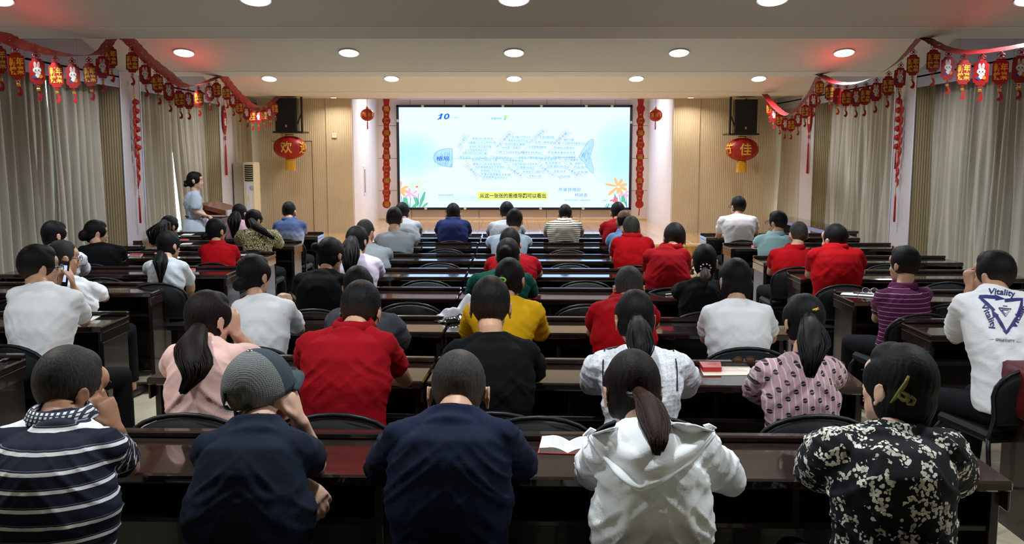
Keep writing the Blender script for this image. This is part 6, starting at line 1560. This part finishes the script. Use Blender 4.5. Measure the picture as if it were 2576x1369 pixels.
# strings of little lanterns and peppers on the first pillars
def string_(top_px, X, label, sg):
    p = atx(top_px[0], top_px[1], X); r_ = empty('lantern_string', p, 0, label, 'decoration', 'strings of red lanterns and peppers on the near pillars'); o_x = .045*sg
    mb = MB(); mb.rbox(-.006, .006, -.012, .012, -.03, .03, .004); mb.build('hook', M_WHITEP, r_)
    mb = MB(); mb.tube([(o_x, 0, -.02), (o_x, .0, -.14), (o_x, .01, -.88)], .003, 6); mb.build('cord', M_REDPAPER, r_)
    mb = MB(); mb.tube([(o_x, .03*math.sin(a), -.13+.022*math.sin(2*a)) for a in [i*PI/8 for i in range(16)]], .005, 6, closed=True); mb.build('gold_knot', M_GOLD, r_)
    for k in range(6):
        z = -.22-.115*k; mb = MB(); mb.lathe([(.012, -.034), (.034, -.026), (.045, 0), (.034, .026), (.012, .034)], (o_x, .045, z), 20, lobes=10, amp=.05); l_ = mb.build('little_lantern', M_RED, r_, True)
        mb = MB(); mb.lathe([(.014, .033), (.016, .04), (.008, .044)], (o_x, .045, z), 12); mb.lathe([(.008, -.043), (.016, -.04), (.014, -.033)], (o_x, .045, z), 12); mb.build('gold_cap', M_GOLD, l_, True)
    mb = MB(); mb.tube([(o_x, .05, -.84), (o_x, .06, -.88), (o_x, .06, -1.08)], [.005, .010, .012], 8); mb.build('tassel', M_REDPAPER, r_, True)
    rnd = random.Random(4+sg)
    for k in range(16):
        z = -.26-.065*k; s_ = -1 if k % 2 else 1; yb = -.035 if k < 11 else .0
        mb = MB(); mb.tube([(o_x, yb, z+.05), (o_x+.008, yb+s_*.020, z+.02), (o_x+.01, yb+s_*.028, z-.03), (o_x, yb+s_*.022, z-.085)], [.006, .015, .012, .002], 8); mb.build('pepper', M_REDPAPER if k % 3 else M_RED, r_, True)
    mb = MB(); mb.tube([(o_x, 0, -.85), (o_x, 0, -1.40)], .003, 6); mb.build('lower_cord', M_REDPAPER, r_)
    mb = MB(); mb.lathe([(.008, -.014), (.011, 0), (.008, .014)], (o_x, 0, -1.40), 10); mb.build('gold_bead', M_GOLD, r_, True)
    mb = MB(); mb.tube([(o_x, 0, -1.41), (o_x, 0, -1.44), (o_x, 0, -1.76)], [.004, .012, .014], 10); mb.build('long_tassel', M_REDPAPER, r_, True)
string_((327, 212), XL+.02, 'string of small red lanterns and peppers on the left near pillar', 1)
string_((2276, 210), XR-.02, 'string of small red lanterns and peppers on the right near pillar', -1)

# garlands: six swags, each its own ribbon, with hanging plaques
t = NT('cut paper ribbon'); co = t.coord('Object'); v = t.n('ShaderNodeTexVoronoi'); v.inputs['Scale'].default_value = 26; t.l(co, v.inputs['Vector'])
hole = t.math('LESS_THAN', v.outputs['Distance'], .16); t.set(color=(.34, .008, .010, 1), rough=.5, alpha=t.math('SUBTRACT', 1, hole)); M_RIB = t.mat
def knot(mb, z, s=1.0):
    for (a, b, r) in ((0, .028, .011), (-.016, .014, .011), (.016, .014, .011), (0, 0, .011), (0, .014, .008)):
        mb.tube([(a*s+r*s*math.cos(q), 0, z+b*s+r*s*math.sin(q)) for q in [i*PI/5 for i in range(10)]], .0028*s, 4, closed=True)
    mb.tube([(0, 0, z+.05*s), (0, 0, z-.02*s)], .002*s, 4)
PW, PH = .056, .080
def plaque_proto(kind):
    r_ = empty('garland_lantern', (0, 0, 0)); c_ = .018; mb = MB(); zt = -.055
    poly_ = [(-PW, -PH+c_), (-PW+.004, -PH+.008), (-PW+c_, -PH+.004), (-PW*.62, -PH-.006), (-PW*.55, -PH-.016), (PW*.55, -PH-.016), (PW*.62, -PH-.006), (PW-c_, -PH+.004), (PW-.004, -PH+.008), (PW, -PH+c_),
             (PW, PH-c_), (PW-.004, PH-.008), (PW-c_, PH-.004), (PW*.62, PH+.006), (PW*.55, PH+.016), (-PW*.55, PH+.016), (-PW*.62, PH+.006), (-PW+c_, PH-.004), (-PW+.004, PH-.008), (-PW, PH-c_)]
    zc = zt-PH-.016; mb.prism([(a, b+zc) for a, b in poly_], -.002, .002, 'y'); mb.build('plaque', M_RED, r_)
    mb = MB(); knot(mb, -.045, 1.0); mb.build('knot', M_REDPAPER, r_)
    if kind == 'text':
        mb = MB()
        for (ch, x, z) in (('新', -.023, .030), ('年', .024, .032), ('快', -.023, -.030), ('樂', .024, -.032)): put_text(mb, ch, (x, -.0045, zc+z), (1, 0, 0), (0, 0, 1), height=.062, width=.050, bold=.035)
        mb.build('gold_characters', M_GOLDP, r_)
        mb = MB()
        for (ch, x, z) in (('新', .023, .030), ('年', -.024, .032), ('快', .023, -.030), ('樂', -.024, -.032)): put_text(mb, ch, (x, .0045, zc+z), (-1, 0, 0), (0, 0, 1), height=.062, width=.050, bold=.035)
        mb.build('gold_characters', M_GOLDP, r_)
    elif kind == 'rabbit':
        for d_ in (-1,):
            def E_(mb, x, z, rx, rz, dy, n=18, rot=0): mb.add([(x+rx*math.cos(a)*math.cos(rot)-rz*math.sin(a)*math.sin(rot), -.0028-dy, zc+z+rx*math.cos(a)*math.sin(rot)+rz*math.sin(a)*math.cos(rot)) for a in [i*2*PI/n for i in range(n)]], [tuple(range(n))])
            mb = MB(); E_(mb, 0, .010, .030, .025, .0006); E_(mb, -.012, .048, .0095, .026, .0004, rot=.08); E_(mb, .012, .048, .0095, .026, .0004, rot=-.08); E_(mb, 0, -.030, .016, .018, .0003); E_(mb, .018, -.014, .008, .008, .001); mb.build('rabbit_drawing', M_WHITE, r_)
            mb = MB(); E_(mb, -.012, .047, .0045, .018, .0012); E_(mb, .012, .047, .0045, .018, .0012); E_(mb, -.019, .000, .006, .004, .0014); E_(mb, .019, .000, .006, .004, .0014); mb.build('pink_marks', plain('rabbit pink', srgb(236, 150, 150), .6), r_)
            mb = MB(); E_(mb, -.011, .010, .0045, .0055, .0016); E_(mb, .011, .010, .0045, .0055, .0016); E_(mb, 0, -.001, .002, .004, .0016); mb.build('eyes_and_mouth', M_BLACK, r_)
            mb = MB(); E_(mb, -.020, -.042, .016, .009, .0012, rot=-.3); mb.build('blue_trousers', plain('rabbit blue', srgb(40, 70, 160), .6), r_)
            mb = MB(); E_(mb, .024, -.038, .013, .014, .0014); mb.build('gold_coin', plain('coin orange', srgb(206, 130, 40), .5), r_)
    else:
        mb = MB(); mb.rbox(-.008, .008, -.005, -.003, zc-.006, zc+.006, .001); mb.build('gold_square', M_GOLD, r_)
    zb = zc-PH-.016; mb = MB(); knot(mb, zb-.022, .6); mb.build('lower_knot', M_REDPAPER, r_)
    mb = MB(); mb.rbox(-.013, .013, -.004, .004, zb-.052, zb-.030, .002); mb.build('gold_tag', M_GOLD, r_)
    mb = MB(); pts = [(.014, -.052), (.026, -.078), (.024, -.105), (.008, -.130), (.004, -.118), (-.008, -.124), (-.012, -.110), (-.022, -.112), (-.010, -.100), (.004, -.090), (.004, -.075), (-.006, -.052)]
    mb.prism([(a, b+zb) for a, b in pts], -.0015, .0015, 'y'); mb.build('carp_tail', M_REDPAPER, r_)
    return r_
PRO = {k: plaque_proto(k) for k in ('text', 'rabbit', 'plain')}; PU = {k: False for k in PRO}
def plaque(kind, p, rz, label, grp):
    if not PU[kind]: o = PRO[kind]; PU[kind] = True
    else: o = copy_tree(PRO[kind])
    o.location = p; o.rotation_euler = (0, random.uniform(-.04, .04), rz); tag(o, label, 'lantern ornament', grp)
G = [('left near swag', [(-3.62, 4.4, 2.80), (-3.62, 5.2, 2.64), (-3.62, 6.0, 2.58), (-3.62, 6.74, 2.585), (-3.62, 6.94, 2.565), (-3.62, 7.29, 2.55), (-3.62, 7.6, 2.55), (-3.62, 7.95, 2.575), (-3.62, 8.33, 2.64), (-3.62, 8.60, 2.79)], [(-2, 'text'), (43, 'text'), (96, 'rabbit'), (145, 'text'), (187, 'rabbit'), (228, 'text'), (262, 'rabbit'), (294, 'text')]),
     ('left middle swag', [(-3.60, 8.75, 2.86), (-3.62, 9.08, 2.80), (-3.66, 9.5, 2.71), (-3.70, 10.1, 2.62), (-3.74, 10.75, 2.53), (-3.80, 11.5, 2.60), (-3.86, 12.3, 2.74), (-3.90, 12.7, 2.80)], [(337, 'text'), (368, 'rabbit'), (398, 'text'), (427, 'rabbit'), (453, 'text'), (478, 'rabbit'), (503, 'text'), (529, 'rabbit'), (547, 'text')]),
     ('left far swag', [(-4.08, 12.95, 2.90), (-4.1, 13.42, 2.84), (-4.12, 14.13, 2.66), (-4.15, 15.1, 2.52), (-4.18, 16.1, 2.60), (-4.2, 16.9, 2.78)], [(571, 'text'), (588, 'rabbit'), (605, 'text'), (622, 'rabbit'), (637, 'text'), (652, 'rabbit'), (667, 'text'), (679, 'rabbit'), (693, 'text')]),
     ('right near swag', [(3.62, 4.4, 2.80), (3.62, 5.2, 2.62), (3.62, 6.0, 2.54), (3.62, 6.78, 2.53), (3.62, 7.51, 2.56), (3.62, 8.0, 2.64), (3.62, 8.40, 2.77), (3.62, 8.58, 2.80)], [(2565, 'rabbit'), (2513, 'text'), (2466, 'rabbit'), (2421, 'text'), (2381, 'rabbit'), (2345, 'text')]),
     ('right middle swag', [(3.72, 8.65, 2.85), (3.73, 8.82, 2.81), (3.75, 9.30, 2.66), (3.77, 9.95, 2.57), (3.80, 10.6, 2.55), (3.85, 11.4, 2.62), (3.9, 12.1, 2.76), (3.92, 12.6, 2.80)], [(2293, 'text'), (2262, 'rabbit'), (2232, 'text'), (2201, 'rabbit'), (2175, 'text'), (2150, 'rabbit'), (2126, 'text'), (2105, 'plain'), (2083, 'text')]),
     ('right far swag', [(4.12, 12.7, 2.88), (4.14, 12.98, 2.79), (4.15, 13.4, 2.58), (4.16, 14.28, 2.36), (4.16, 15.05, 2.50), (4.17, 15.8, 2.76)], [(2060, 'text'), (2043, 'rabbit'), (2024, 'text'), (2005, 'rabbit'), (1989, 'text'), (1973, 'rabbit'), (1959, 'text'), (1945, 'rabbit'), (1933, 'text')])]
ordn = ['first', 'second', 'third', 'fourth', 'fifth', 'sixth', 'seventh', 'eighth', 'ninth']
for nm, pts, lst in G:
    P_ = [Vector(p) for p in pts]; n = 60; cur = []
    def at(u):
        f = u*(len(P_)-1); k = min(int(f), len(P_)-2); f -= k; a, b = P_[k], P_[k+1]; p0 = P_[max(k-1, 0)]; p3 = P_[min(k+2, len(P_)-1)]
        return .5*((2*a)+(b-p0)*f+(2*p0-5*a+4*b-p3)*f*f+(3*a-p0-3*b+p3)*f**3)
    g = empty('paper_garland', P_[0], 0, 'red cut-paper ribbon of the %s along the ceiling edge' % nm, 'garland', 'red paper garlands'); mb = MB(); vs = []
    for i in range(n+1):
        u = i/n; c_ = at(u); tw = .25+.25*math.sin(u*5); d = (at(min(u+.01, 1))-at(max(u-.01, 0))).normalized(); s_ = Vector((1, 0, 0)); up = s_.cross(d); ww = s_*math.cos(tw)+up*math.sin(tw)
        e_ = .054+.004*math.sin(i*1.9); vs += [c_-P_[0]-ww*e_, c_-P_[0]+ww*e_]
    mb.add(vs, [(2*i, 2*i+1, 2*i+3, 2*i+2) for i in range(n)]); mb.build('ribbon', M_RIB, g)
    left = 'left' in nm
    samples = [at(i/400) for i in range(401)]
    c7 = math.cos(PITCH); s7 = math.sin(PITCH)
    for q, (px, kd) in enumerate(lst):
        best = min(samples, key=lambda p_: abs(CX+F*p_.x/(p_.y*c7-(p_.z-CZ)*s7)-px))
        side_ = (-.02 if left else .02)
        desc = {'text': 'gold 新年快樂 lantern ornament', 'rabbit': 'white rabbit lantern ornament', 'plain': 'plain red lantern ornament'}[kd]
        plaque(kd, best+Vector((side_, 0, -.012)), (.18 if left else -.18)+random.uniform(-.15, .15), '%s, %s on the %s' % (desc, ordn[q]+' from the left' if left else ordn[q]+' from the right', nm), 'lantern ornaments of the '+nm)
for k_, used in PU.items():
    if not used: bpy.data.objects.remove(PRO[k_])
